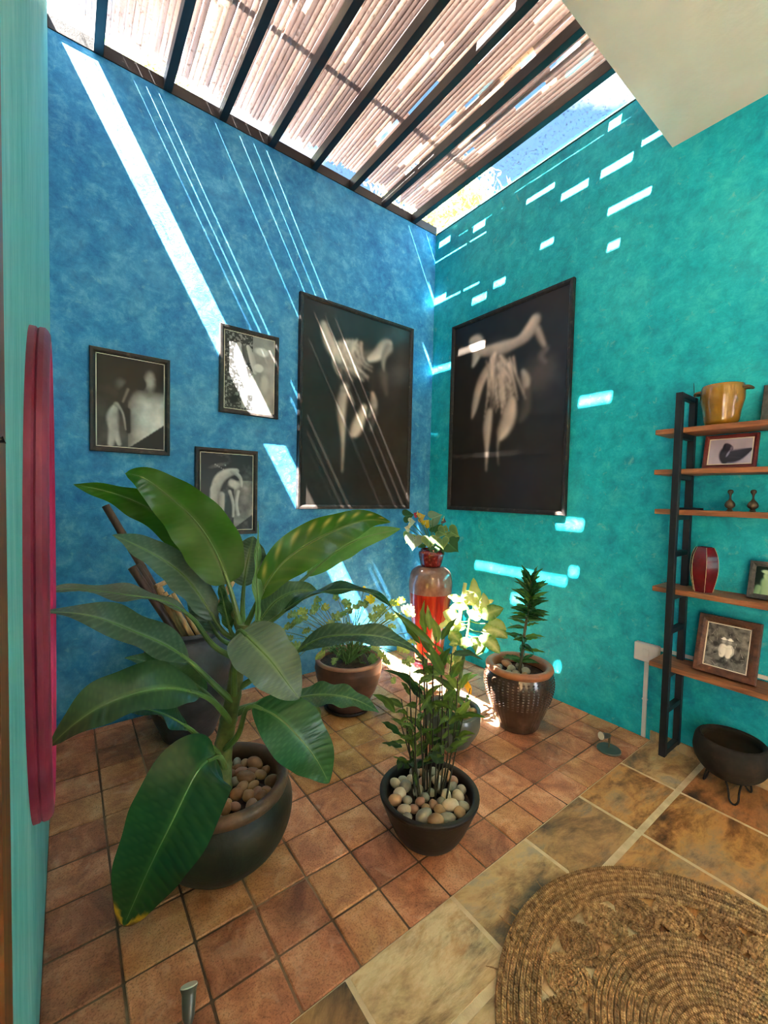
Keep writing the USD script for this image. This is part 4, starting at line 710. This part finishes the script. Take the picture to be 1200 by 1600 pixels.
LC = [((.12, .22, .06), (.20, .30, .10)), ((.20, .29, .06), (.32, .38, .10)), ((.70, .58, .04), (.80, .66, .08)), ((.78, .48, .12), (.82, .56, .2))]
for k, (px, kc) in enumerate(tipz):
    off = g.uniform(-.20, .16); e = W4(*px, off); b = np.array([*(c4+g.normal(0, .03, 2)), .34])
    ctr = (b+e)/2 + np.array([0, 0, .05 + .3*max(0, .5-e[2])])
    sp = spline([b, ctr, e], 14); obj('petiole', tube(sp, np.linspace(.0036, .0018, 14), 5), M['petiole'], t)
    d = sp[-1]-sp[-3]; d /= np.linalg.norm(d); o = d*[1, 1, 0]; ln = g.uniform(.055, .085)
    mid = [e, e+d*ln*.3+o*ln*.25, e+d*ln*.35+o*ln*.75-[0, 0, ln*.35]]
    m_, C, _ = leaf(mid, ln*.95, 'lobed', g.uniform(-55, 55), .15, .004, 5, 7, 44, k+600, LC[kc], tuple(np.array(LC[kc][1])*1.15), .1)
    obj('leaf', m_, M['leaf_thin'], t, col=C)

# ------------------------------------------------------------------ tall jar and the bamboo poles in it
c5 = np.array([.597, 2.74])
t = thing('jar', 'tall dark shouldered jar holding bamboo poles by the blue wall', 'jar', (*c5, 0))
obj('body', lathe(dense([(0, .004), (.10, .003), (.142, .007), (.158, .04), (.205, .16), (.252, .31), (.270, .42), (.258, .51), (.215, .585), (.165, .615)], 44), c5, 96, lambda a, z, r: .0014*np.sin(z*420)*(z > .30)*(z < .56)), M['dark_jar'], t)
obj('rim', lathe(dense([(.162, .612), (.160, .625), (.170, .640), (.166, .656), (.150, .660), (.138, .65), (.134, .60), (.16, .55), (.20, .50)], 30), c5), M['dark_jar'], t)
W5 = Stand(c5)
def pole(a, b, r, m, label, cut=0, off=(0, 0), name='bamboo_pole', nodes=.23):
    A, B = W5(*a, off[0]), W5(*b, off[1]); B = B + (A-B)*((.655-B[2])/(A[2]-B[2])); q = B[:2]-c5; k = min(1.0, (.128-r)/max(1e-6, np.hypot(*q))); B = np.array([*(c5+q*k), .655])   # through the jar's mouth
    d = (A-B)/np.linalg.norm(A-B); ft = B - d*(.55/d[2]); q = ft[:2]-c5; R_ = .14
    if np.hypot(*q) > R_: tt_ = np.linspace(0, 1, 200)[:, None]; L_ = B+(ft-B)*tt_; ok = np.hypot(*(L_[:, :2]-c5).T) < np.where(L_[:, 2] < .35, .19, .23)-r; ft = L_[max(5, int(np.argmin(ok))-1 if not ok.all() else 199)]
    s = spline([A, B, ft] if 0 else [A, (A+ft)/2, ft], 60); ln = np.r_[0, np.cumsum(np.linalg.norm(np.diff(s, axis=0), axis=1))]
    rr = r*(1+.10*(np.abs(((ln+.07) % nodes)-.02) < .012))
    tt = thing(name, label, 'bamboo pole', ft); obj('cane', tube(s, rr, 12), M[m], tt)
    e = A - d*.002
    obj('cut_end', tube([A+d*.0002, A+d*.0012], [r*.62, r*.62], 12), M['soil'], tt, label='dark hollow end')
pole((165, 790), (290, 1000), .021, 'bamboo_dark', 'longest dark bamboo pole leaning left out of the jar', off=(.10, .02))
pole((206, 886), (282, 1000), .023, 'bamboo_dark', 'thick brown bamboo pole under the long dark one in the jar', off=(-.02, -.02))
pole((214, 882), (290, 1002), .018, 'bamboo_dark', 'second short brown bamboo pole beside the thick one in the jar', off=(.03, .0))
pole((246, 914), (291, 1005), .020, 'bamboo_pale', 'pale bamboo pole with a stub branch at its top in the jar', off=(.02, -.02))
pole((257, 926), (299, 1005), .014, 'bamboo_pale', 'thin pale bamboo stick right of the stubbed pole in the jar', off=(-.05, -.05))
pole((263, 931), (307, 1006), .015, 'bamboo_pale', 'pale bamboo stick in the front middle of the jar', off=(-.09, -.07))
pole((270, 927), (318, 1005), .012, 'bamboo_pale', 'thin pale bamboo stick rightmost of the front cluster in the jar', off=(-.02, -.04))
pole((308, 942), (322, 1003), .013, 'bamboo_pale', 'lone thin bamboo stick at the right inside the jar', off=(.06, .0))
pole((376, 884), (330, 1004), .020, 'bamboo_pale', 'pale bamboo pole leaning right behind the broad leaves', off=(.10, .02))
s = thing('bamboo_stub', 'short stub of bamboo lying across the top of the stubbed pole', 'bamboo piece', W5(246, 914, .02))
obj('cane', tube(spline([W5(243, 917, .0), W5(256, 911, .03), W5(268, 905, .05)], 10), .015, 10), M['bamboo_pale'], s)

# ------------------------------------------------------------------ red urn in the corner and the little pot on it
c6 = np.array([2.554, 2.686])
t = thing('urn', 'tall glazed urn, brown above and dripping red below, in the corner', 'urn', (*c6, 0))
obj('upper_body', lathe(dense([(.186, .66), (.190, .74), (.182, .80), (.158, .855), (.128, .876)], 20), c6), M['urn_top'], t)
obj('shoulder', lathe(dense([(.129, .875), (.120, .882), (.06, .884), (0, .884)], 10), c6), M['urn_top'], t)
obj('lower_body', lathe(dense([(.128, .072), (.130, .12), (.140, .25), (.162, .42), (.178, .56), (.186, .661)], 30), c6), M['urn_low'], t)
obj('foot', lathe(dense([(0, .004), (.13, .003), (.158, .006), (.162, .03), (.15, .055), (.128, .075)], 18), c6), M['red_glaze'], t)
W6 = Stand(c6); zt = .8843
t = thing('potted_plant', 'small anthurium with yellow and red blooms in a speckled red pot on the urn', 'potted plant', (*c6, zt))
obj('pot', lathe(dense([(0, zt+.001), (.06, zt+.001), (.080, zt+.004), (.098, zt+.045), (.110, zt+.10), (.104, zt+.132), (.092, zt+.145), (.096, zt+.153), (.088, zt+.155), (.082, zt+.14)], 34), c6), M['red_glaze'], t)
obj('soil', disc(c6, zt+.135, .086, seed=9), M['soil'], t)
g = np.random.default_rng(61)
def heart(cpx, size, ang, tilt, col, cm, off, seed, edge=None):
    """a heart-shaped blade around CPX; ANG is where the tip points in the view, TILT leans it back"""
    c = W6(*cpx, off); V = CAM-c; V /= np.linalg.norm(V); r = np.cross([0, 0, 1.0], V); r /= np.linalg.norm(r); u = np.cross(V, r)
    T = math.cos(ang)*r + math.sin(ang)*u; S = np.cross(V, T); T = T*math.cos(tilt) + V*math.sin(tilt); N = np.cross(T, S)
    th = np.linspace(0, 2*np.pi, 40, endpoint=False); hx = 16*np.sin(th)**3/17; hy = -(13*np.cos(th)-5*np.cos(2*th)-2*np.cos(3*th)-np.cos(4*th))/17
    rr = np.linspace(0, 1, 7); X_ = np.outer(rr, hx); Y_ = np.outer(rr, hy)+np.outer(1-rr, np.full(40, -.2))
    H = .16*X_**2 - .10*Y_**2 + .05*np.sin(th*3+seed)*rr[:, None]**2 - .04*np.exp(-(X_/.08)**2)
    P = c + (S*(X_*size/2)[..., None] + T*(Y_*size/2)[..., None] + N*(H*size/2)[..., None])
    n = 40; i, j = np.meshgrid(np.arange(6), np.arange(n), indexing='ij'); j2 = (j+1) % n
    f = np.stack([i*n+j, i*n+j2, (i+1)*n+j2, (i+1)*n+j], -1).reshape(-1, 4); f = np.vstack([f[:, [0, 1, 2]], f[:, [0, 2, 3]]])
    C = lerp(col[0], col[1], meshkit.fbm(np.stack([X_*3+seed, Y_*3, 0*X_], -1), 3, seed)); k = np.clip(1-np.abs(X_)/.07, 0, 1)[..., None]; C = C*(1-k)+np.asarray(cm)*k
    if edge is not None: k = (np.repeat(rr[:, None], n, 1)**6)[..., None]; C = C*(1-k)+np.asarray(edge)*k
    return (P.reshape(-1, 3), f), C.reshape(-1, 3), c - T*size*.12
GA = ((.10, .19, .06), (.17, .26, .09)); GD = ((.03, .09, .03), (.05, .13, .04)); GG = ((.20, .26, .17), (.28, .33, .22)); base6 = np.array([*c6, zt+.135])
for k, (x, y, sz, ang, tilt, col, off) in enumerate([(400, 560, 225, -1.7, .3, GG, -.05), (605, 560, 185, -1.5, .3, GA, -.08), (780, 575, 170, -1.4, .4, GA, -.09), (762, 440, 150, -.4, .6, GA, -.02), (915, 450, 185, -.5, .4, GA, .0), (905, 625, 215, -.7, .3, GD, -.04), (742, 650, 190, -.9, .3, GD, -.03), (335, 510, 170, -2.0, .5, GA, .03), (950, 545, 130, -1.2, .5, GD, .04), (665, 680, 130, -1.7, .2, GD, -.09),
                                                 (315, 222, 165, .2, .6, GD, .05), (680, 245, 190, .4, .5, GG, .06), (750, 375, 100, .9, .5, GD, .06), (680, 410, 120, 1.2, .5, GD, .05), (815, 390, 90, 1.3, .4, GA, .03), (500, 610, 110, -2.4, .5, GD, .02), (640, 340, 120, .3, .6, GG, .07)]):
    m_, C, at_ = heart((600+x/8.571, 780+y/8.571), sz/8.571/F*3.72*1.2, ang, tilt*.6, col, tuple(np.array(col[1])*1.35), off, k, edge=(.30, .34, .10) if col is GA else None)
    obj('leaf', m_, M['leaf_thin'], t, col=C)
    obj('petiole', tube(spline([base6+[*g.normal(0, .02, 2), 0], (base6+at_)/2+[0, 0, .03], at_], 10), .0028, 5), M['petiole'], t)
for k, (x, y, sz, ang, col, lab) in enumerate([(490, 240, 150, .4, ((.80, .42, .08), (.85, .52, .12)), 'orange bloom'), (560, 325, 140, .9, ((.66, .40, .03), (.78, .52, .05)), 'yellow bloom'), (430, 205, 90, 2.6, ((.42, .03, .05), (.55, .05, .06)), 'red bloom'), (365, 305, 130, .1, ((.62, .60, .44), (.72, .68, .5)), 'cream bloom'), (798, 292, 85, -.3, ((.12, .05, .06), (.2, .08, .08)), 'small withered dark bloom'), (318, 390, 110, 2.9, ((.6, .52, .36), (.7, .6, .4)), 'cream bloom')]):
    m_, C, at_ = heart((600+x/8.571, 780+y/8.571), sz/8.571/F*3.72, ang, .4, col, col[1], .0, k+40)
    bl = obj('bloom', m_, M['leaf_thin'], t, col=C, label=lab)
    obj('flower_stalk', tube(spline([base6, (base6+at_)/2+[0, 0, .03], at_], 10), .0025, 5), M['petiole'], t)
    obj('spadix', tube([at_, at_+[0, -.006, .022], at_+[.004, -.012, .042]], [.0045, .004, .002], 7), M['cane_yellow'], bl)

# ------------------------------------------------------------------ wall shelf: two black steel ladders, five boards
XS = 2.72
zs, yl = [], []
for px, yt in ((1024, 672), (1022, 734), (1022.5, 795), (1019, 915), (1014, 1032)):
    P = on(px, yt, 0, XS); zs.append(P[2]); yl.append(P[1])
t = thing('ladder_shelf', 'wall shelf of five brown boards on a black steel ladder, on the teal wall', 'shelf', (2.83, .6, .055))
rung_z = [2.085] + [z-.044 for z in zs] + [on(1078, 866, 0, 2.8)[2], on(1070, 985, 0, 2.8)[2], on(1063, 1107, 0, 2.8)[2], .072]
for yy in (.90, -.16):
    for xx in (2.703, X-.024): obj('post', box(xx-.0165, xx+.0165, yy-.0165, yy+.0165, .055, 2.10, .0015), M['black_metal'], t, smooth=False)
    for z in rung_z: obj('rung', box(2.72, X-.041, yy-.0145, yy+.0145, z-.0145, z+.0145, .001), M['black_metal'], t, smooth=False)
for z, y in zip(zs, yl): obj('board', box(XS, X-.004, -.32, y, z-.029, z, .0025), M['shelf_wood'], t, smooth=False)

obj('loose_wire', tube(spline([[X-.02, .90, 2.10], [X-.018, .902, 2.14], [X-.02, .906, 2.19]], 8), .0015, 5), M['black_metal'], t)
def lean(px4, xb, xt):
    """outer corners (upper left, upper right, lower left) of a frame standing on a board, measured; xb and xt are how far its foot and top are from the room's origin"""
    a, b, c = px4; A = on(*a, 0, xt); C = on(*c, 0, xb); B = on(*b, 0, xt); C[1] = A[1]; B[2] = A[2]; return A, B, C
def nrm(A, B, C):
    n = np.cross(C-A, B-A); n /= np.linalg.norm(n); return n if n[0] < 0 else -n
A, B, C = lean(((1104, 683), (1189, 678), (1103, 733)), 2.83, 2.875); C[2] = zs[1]+.001
p = Print(60, 40, .56, .42, 3); p.g = .42+.2*p.nz(4, 1)
p.stroke([(.40, .42), (.37, .62), (.40, .84)], [.09, .12, .09], .05, .25, .4).stroke([(.42, .72), (.62, .70), (.80, .60), (.97, .46)], [.13, .14, .10, .03], .06, .25, .5).stroke([(.40, .30), (.47, .33), (.53, .40)], [.075, .06, .04], .07, .25, .4).blob((.35, .34), .03, .09, .03, .2, .3).blob((.53, .38), .03, .05, .24, .4, .4).blob((.46, .60), .022, .07, .5, .5, .5).stroke([(.50, .78), (.74, .80)], [.04, .03], .06, .4)
hang('picture_frame', 'maroon frame with a photo of a lying dark dog, on the second board', A, B, C, nrm(A, B, C), .020, .018, p, (.62, .52, .85), fmat='maroon_wood', cat='picture frame', mount=.008, white=(.92, .88, .98))
A, B, C = lean(((1096, 957), (1194, 976), (1085, 1045)), 2.80, 2.885); C[2] = zs[4]+.001
p = Print(64, 76, 1.15, .05, 5); p.g = .03+.22*np.clip(p.nz(9, 1)*2.2-.75, 0, 1)
gg = np.random.default_rng(2)
for k in range(60):
    a = gg.uniform(0, 1), gg.uniform(.1, 1); d = gg.normal(0, .09, 2); p.stroke([a, (a[0]+d[0], a[1]+d[1]*1.2)], [.008, .002], gg.uniform(.12, .5)*(.5+a[1]*.7), .6, .3)
for x in (.42, .57): p.stroke([(x, .50), (x, .60), (x-.02, .70)], [.075, .085, .06], .78, .3, .25).blob((x, .375), .044, .050, .34, 0, .3).blob((x, .325), .070, .022, .84, 0, .3).blob((x, .300), .040, .022, .78, 0, .3)
p.stroke([(.44, .50), (.58, .50)], [.03, .03], .74, .3, .2)
p.stroke([(.36, .48), (.33, .60), (.38, .68)], [.022, .02, .018], .5, .3, .2).stroke([(.63, .48), (.67, .60), (.62, .68)], [.022, .02, .018], .5, .3, .2)
p.g = np.clip(p.g*1.15, 0, 1)
hang('picture_frame', 'carved brown frame with an old photo of two people in white, on the lowest board', A, B, C, nrm(A, B, C), .040, .030, p, (1, .97, .9), fmat='carved_brown', cat='picture frame', mount=.010, white=(1, .97, .9))
A, B, C = lean(((1174, 876), (1262, 884), (1169, 934)), 2.83, 2.88); C[2] = zs[3]+.001
p = Print(50, 44, .8, .02, 7); p.stroke([(.30, .55), (.34, .80), (.34, 1.0)], [.13, .16, .17], .62, .3, .3).blob((.30, .34), .085, .10, .6, 0, .3).blob((.28, .20), .12, .05, .7, .1, .3).stroke([(.12, .75), (.08, 1.0)], [.07, .08], .5, .4).stroke([(.62, .55), (.66, 1.0)], [.13, .18], .4, .4)
hang('picture_frame', 'dark beaded frame with a green tinted photo, cut by the right edge', A, B, C, nrm(A, B, C), .026, .020, p, (.25, .75, .4), fmat='carved_dark', cat='picture frame', white=(.85, .95, .6))
A, B, C = lean(((1195, 604), (1270, 600), (1194, 652)), 2.84, 2.88); C[2] = zs[0]+.001
p = Print(30, 30, .9, .3, 8); p.g = .25+.3*p.nz(4, 2)
hang('picture_frame', 'silvery embossed frame on the top board at the right edge', A, B, C, nrm(A, B, C), .035, .020, p, (1, .95, .9), fmat='carved_dark', cat='picture frame')

P = on(1125, 660, 0, 2.815); b = np.array([2.815, P[1]-.005, zs[0]+.0008])
t = thing('pot', 'glossy ochre pot with dark loop handles on the top board', 'pot', b)
obj('body', lathe(dense([(0, .001), (.045, .001), (.060, .004), (.082, .07), (.0955, .14), (.096, .185), (.091, .212), (.086, .218), (.080, .214), (.086, .18), (.084, .12), (.05, .02), (0, .015)], 50), b), M['ochre'], t)
for s in (-1, 1):
    e = np.array([0, s, 0]); q = [b+[-.028, s*.088, .190], b+[-.026, s*.112, .188], b+[0, s*.124, .182], b+[.026, s*.112, .188], b+[.028, s*.088, .190]]
    obj('handle', tube(spline(q, 20), .0075, 8), M['dark_glaze'], t)
P = on(1098, 924, 0, 2.80); b = np.array([2.80, P[1], zs[3]+.0008])
t = thing('vase', 'six-sided burgundy vase with pale edges on the fourth board', 'vase', b)
pz = np.array([(.045, 0), (.056, .05), (.066, .11), (.067, .15), (.058, .21), (.043, .245)]); pz = np.vstack([spline(pz, 14)])
an = np.arange(6)*np.pi/3 + .42
V_ = np.array([[b + np.array([r*math.cos(a), r*math.sin(a), z]) for a in an] for r, z in pz]).reshape(-1, 3); i, j = np.meshgrid(np.arange(13), np.arange(6), indexing='ij'); j2 = (j+1) % 6
f = np.stack([i*6+j, i*6+j2, (i+1)*6+j2, (i+1)*6+j], -1).reshape(-1, 4); f = np.vstack([f[:, [0, 1, 2]], f[:, [0, 2, 3]]]); n = len(V_)
inner = np.array([b + np.array([.037*math.cos(a), .037*math.sin(a), z]) for z in (.245, .19) for a in an]); V2 = np.vstack([V_, inner, [b+[0, 0, .19]], [b+[0, 0, 0.0]]]); k = np.arange(6); k2 = (k+1) % 6
f = np.vstack([f, np.c_[78+k, 78+k2, n+k2], np.c_[78+k, n+k2, n+k], np.c_[n+k, n+k2, n+6+k2], np.c_[n+k, n+6+k2, n+6+k], np.c_[n+6+k, n+6+k2, np.full(6, n+12)], np.c_[k2, k, np.full(6, n+13)]])
obj('body', (V2, f), M['burgundy'], t, smooth=25)
for q in range(6): obj('edge_line', tube([b + np.array([r*.997*math.cos(an[q]), r*1.003*math.sin(an[q]), z]) for r, z in pz], .0016, 6), M['cream_edge'], t)
for k, (px, lab) in enumerate(((1140, 'left'), (1176, 'right'))):
    P = on(px, 797, 0, 2.80); b = np.array([2.80, P[1], zs[2]+.0008])
    t = thing('flask', f'tiny bronze round-bellied flask, {lab} one of the pair on the third board', 'flask', b, group='pair of small flasks')
    obj('body', lathe(dense([(0, .0005), (.012, .0005), (.014, .004), (.009, .010), (.018, .020), (.0225, .034), (.017, .048), (.007, .060), (.0055, .085), (.0075, .092)], 34), b, 28), M['bronze'], t)
    obj('stopper', lathe(dense([(.0075, .091), (.010, .094), (.0125, .102), (.010, .110), (.004, .113), (0, .113)], 14), b, 24), M['bronze'], t)
P = on(1073, 796, 0, 2.79)
t = thing('iron_tool', 'thin black iron piece lying on the third board by the ladder', 'iron piece', (2.79, P[1], zs[2]))
a, b = on(1099, 796, 0, 2.765), on(1052, 795, 0, 2.765)
obj('bar', tube(spline([[2.765, a[1], zs[2]+.006], [2.762, (a[1]+b[1])/2, zs[2]+.0075], [2.765, b[1]-.02, zs[2]+.006]], 12), .0055, 7), M['black_metal'], t)
obj('hook', tube(spline([[2.765, (a[1]*.7+b[1]*.3), zs[2]+.006], [2.785, a[1]*.6+b[1]*.4, zs[2]+.011], [2.80, a[1]*.8+b[1]*.2, zs[2]+.005]], 10), .004, 7), M['black_metal'], t)

# ------------------------------------------------------------------ switch and its conduits on the teal wall
t = thing('light_switch', 'white plastic wall switch box beside the shelf', 'switch', (X, 1.08, .49))
obj('box', box(X-.042, X-.0005, 1.012, 1.150, .492, .606, .005), M['white_plastic'], t)
obj('rocker', box(X-.047, X-.041, 1.062, 1.100, .525, .575, .002), M['white_plastic'], t, smooth=False)
P0, P1 = on(1032, 1020, 0, X), on(1085, 1035, 0, X)
t = thing('conduit', 'white upright cable cover below the wall switch', 'conduit', (X, 1.086, 0)); obj('cover', box(X-.013, X-.0005, 1.074, 1.098, .001, .491, .002), M['white_plastic'], t, smooth=False); obj('clip', box(X-.016, X-.0006, 1.071, 1.101, .24, .25, .001), M['white_plastic'], t, smooth=False)
t = thing('conduit', 'white level cable cover running right from the wall switch behind the ladder', 'conduit', (X, .35, P1[2]-.01)); P1 = P1+[0, 0, .024]; obj('cover', box(X-.0075, X-.0005, -.30, 1.011, P1[2]-.011, P1[2]+.011, .001), M['white_plastic'], t, smooth=False); obj('clip', box(X-.009, X-.0006, .62, .63, P1[2]-.013, P1[2]+.013, .001), M['white_plastic'], t, smooth=False)

# ------------------------------------------------------------------ iron cauldron on hairpin legs
cc = np.array([2.735, .605])
t = thing('cauldron', 'rusty dark iron cauldron on hairpin legs under the shelf', 'cauldron', (*cc, 0))
obj('bowl', lathe(dense([(0, .083), (.05, .086), (.10, .105), (.142, .15), (.160, .205), (.156, .25), (.142, .284), (.132, .288), (.124, .282), (.138, .24), (.140, .20), (.12, .145), (.07, .105), (0, .095)], 60), cc), M['iron'], t)
for k in range(3):
    a = -2.72 + k*2.094; d = np.array([math.cos(a), math.sin(a), 0]); s_ = np.array([-d[1], d[0], 0]); c3_ = np.array([*cc, 0])
    q = [c3_+d*.085+s_*.030+[0, 0, .100], c3_+d*.098+s_*.020+[0, 0, .05], c3_+d*.108+s_*.010+[0, 0, .010], c3_+d*.110+[0, 0, .0055], c3_+d*.108-s_*.010+[0, 0, .010], c3_+d*.098-s_*.020+[0, 0, .05], c3_+d*.085-s_*.030+[0, 0, .100]]
    obj('leg', tube(spline(q, 26), .0045, 7), M['iron'], t)

# ------------------------------------------------------------------ two small floor spotlights
def spot(label, c, aim, stem_h, mats, lens_r=.024, off=(0, 0)):
    t = thing('floor_spotlight', label, 'spotlight', (*c, 0)); a, b_, g_ = mats; aim = np.array(aim, float); aim /= np.linalg.norm(aim)
    obj('base', lathe([(0, .0015), (.062, .0015), (.0655, .004), (.066, .009), (.063, .013), (.03, .017), (.008, .019), (0, .019)], c, 56), M[a], t)
    s = np.array([*c, 0]) + [*off, 0]; tp = s+[0, 0, stem_h]
    obj('stem', tube([s+[0, 0, .017], s+[0, 0, stem_h*.55], s+[0, 0, stem_h*.56], tp], [.0035, .0035, .0065, .0065], 10), M[b_], t)
    obj('head', tube([tp-aim*.010, tp-aim*.002, tp+aim*.012, tp+aim*.040, tp+aim*.052, tp+aim*.056, tp+aim*.066], [.004, .010, .0145, .0165, .017, lens_r*.8, lens_r], 24), M[a], t)
    obj('lens', tube([tp+aim*.066, tp+aim*.0685], [lens_r*.93, lens_r*.9], 28), M[g_], t)
W7 = Stand((2.59, 1.143)); tp = W7(953, 1144)
spot('grey metal spotlight on a round foot beside the teal wall', (2.59, 1.143), -.86*RT-.30*FW+.14*np.array([0, 0, 1]), .092, ('lamp_metal', 'lamp_brass', 'lamp_glass'))
spot('spotlight with a pale upturned lens at the bottom edge of the photo', (.236, 1.080), np.array([.14, .54, .84]), .168, ('lamp_metal', 'lamp_metal', 'lamp_glass'), lens_r=.022)

# ------------------------------------------------------------------ round braided jute rug
rc = np.array([1.397, .213]); RR = .652
t = thing('rug', 'large round braided jute rug with a ring of coiled rosettes on the slate', 'rug', (*rc, 0))
def braid(c, R, rw, pitch, n_per=6, strands=3, z0=None, a0=0.0, a1=2*np.pi, amp=.42, sides=5, R1=None):
    """one braided row: plaited strands wound along a circle (or a spiral from R to R1)"""
    turns = abs(a1-a0)/(2*np.pi); Lg = turns*2*np.pi*(R if R1 is None else (R+R1)/2); m = max(2, int(round(Lg/pitch))); n = m*n_per+1; s = np.linspace(0, 1, n); a = a0+(a1-a0)*s; rad = R if R1 is None else R+(R1-R)*s
    parts = []
    for k in range(strands):
        ph = 2*np.pi*(m*s + k/strands)/1.0; dr = rw*.46*np.sin(ph); dz = rw*amp*np.sin(2*ph)
        p = np.stack([c[0]+(rad+dr)*np.cos(a), c[1]+(rad+dr)*np.sin(a), (rw*.78 if z0 is None else z0)+dz], -1); parts.append(tube(p, rw*.44, sides, cap=False))
    return join(*parts)
for k in range(8): obj('border_braid', braid(rc, RR-.009-k*.0165, .0098, .026, a0=.3*k, a1=.3*k+2*np.pi), M['jute'] if k % 3 else M['jute_dark'], t)
nm = 21
for k in range(nm):
    a = 2*np.pi*k/nm + .12; c = rc + .4545*np.array([math.cos(a), math.sin(a)])
    obj('rosette', join(*[braid(c, r, .0072, .022, 5, 2, z0=.0085) for r in (.009, .0215, .034, .0465, .059, .066)]), M['jute_dark'] if k % 2 else M['jute'], t)
for k in range(24): obj('centre_braid', braid(rc, .385-k*.0163, .0096, .026 if k < 20 else .02, a0=.37*k, a1=.37*k+2*np.pi), M['jute'] if k % 4 else M['jute_dark'], t)
g = np.random.default_rng(8)
for px, py, d in ((845, 1385, 1), (805, 1418, .8), (790, 1440, 1), (797, 1425, .6), (771, 1512, .9), (890, 1362, .7)):
    P = on(px, py, 2, .008); o = np.array([*(P[:2]-rc), 0]); o /= np.linalg.norm(o); s_ = np.array([-o[1], o[0], 0])*g.uniform(-1, 1)
    obj('stray_fibre', tube(spline([P-o*.03, P, P+o*.025*d+s_*.012+[0, 0, .004]], 8), np.linspace(.003, .001, 8), 5), M['jute_dark'], t)

# ------------------------------------------------------------------ outside: trees above the walls, a neighbour's post
def tree(name, label, c, h, R, n, seed, tones):
    g = np.random.default_rng(seed); t = thing(name, label, 'tree', c); c = np.array(c, float)
    obj('trunk', tube(spline([c, c+[.1, .05, h*.5], c+[0, .1, h*.85]], 14), np.linspace(.12, .04, 14), 9), M['bark'], t)
    V_, F_, C_ = [], [], []
    cl = [c+[0, 0, h]+g.normal(0, 1, 3)*[R*.5, R*.5, R*.35] for _ in range(26)]
    for q in cl[:9]: obj('branch', tube(spline([c+[0, 0, h*.55], (c+[0, 0, h*.7]+q)/2+g.normal(0, .1, 3), q], 10), np.linspace(.04, .01, 10), 6), M['bark'], t)
    for k in range(n):
        q = cl[int(g.integers(len(cl)))]+g.normal(0, R*.16, 3); d = g.normal(0, 1, 3); d /= np.linalg.norm(d); e = np.cross(d, g.normal(0, 1, 3)); e /= np.linalg.norm(e); l, w_ = g.uniform(.06, .12), g.uniform(.02, .035); b = len(V_)
        V_ += [q-d*l, q+e*w_, q+d*l, q-e*w_, q+np.cross(d, e)*.008]; F_ += [[b, b+1, b+4], [b+1, b+2, b+4], [b+2, b+3, b+4], [b+3, b, b+4]]; C_ += [np.array(tones[0])*(1-(u_ := g.random()))+np.array(tones[1])*u_]*5
    obj('foliage', (np.array(V_), np.array(F_)), M['leaf_thin'], t, col=np.array(C_), kind='stuff')
tree('tree', 'sunlit pale leafed tree seen through the clear strip above the teal wall', (6.6, 6.3, 0), 7.3, 1.2, 5200, 3, ((.30, .36, .14), (.55, .52, .28)))
tree('tree', 'leafy tree seen through the glass above the blue wall', (1.1, 6.6, 0), 6.0, 1.1, 4200, 5, ((.16, .26, .08), (.42, .46, .2)))
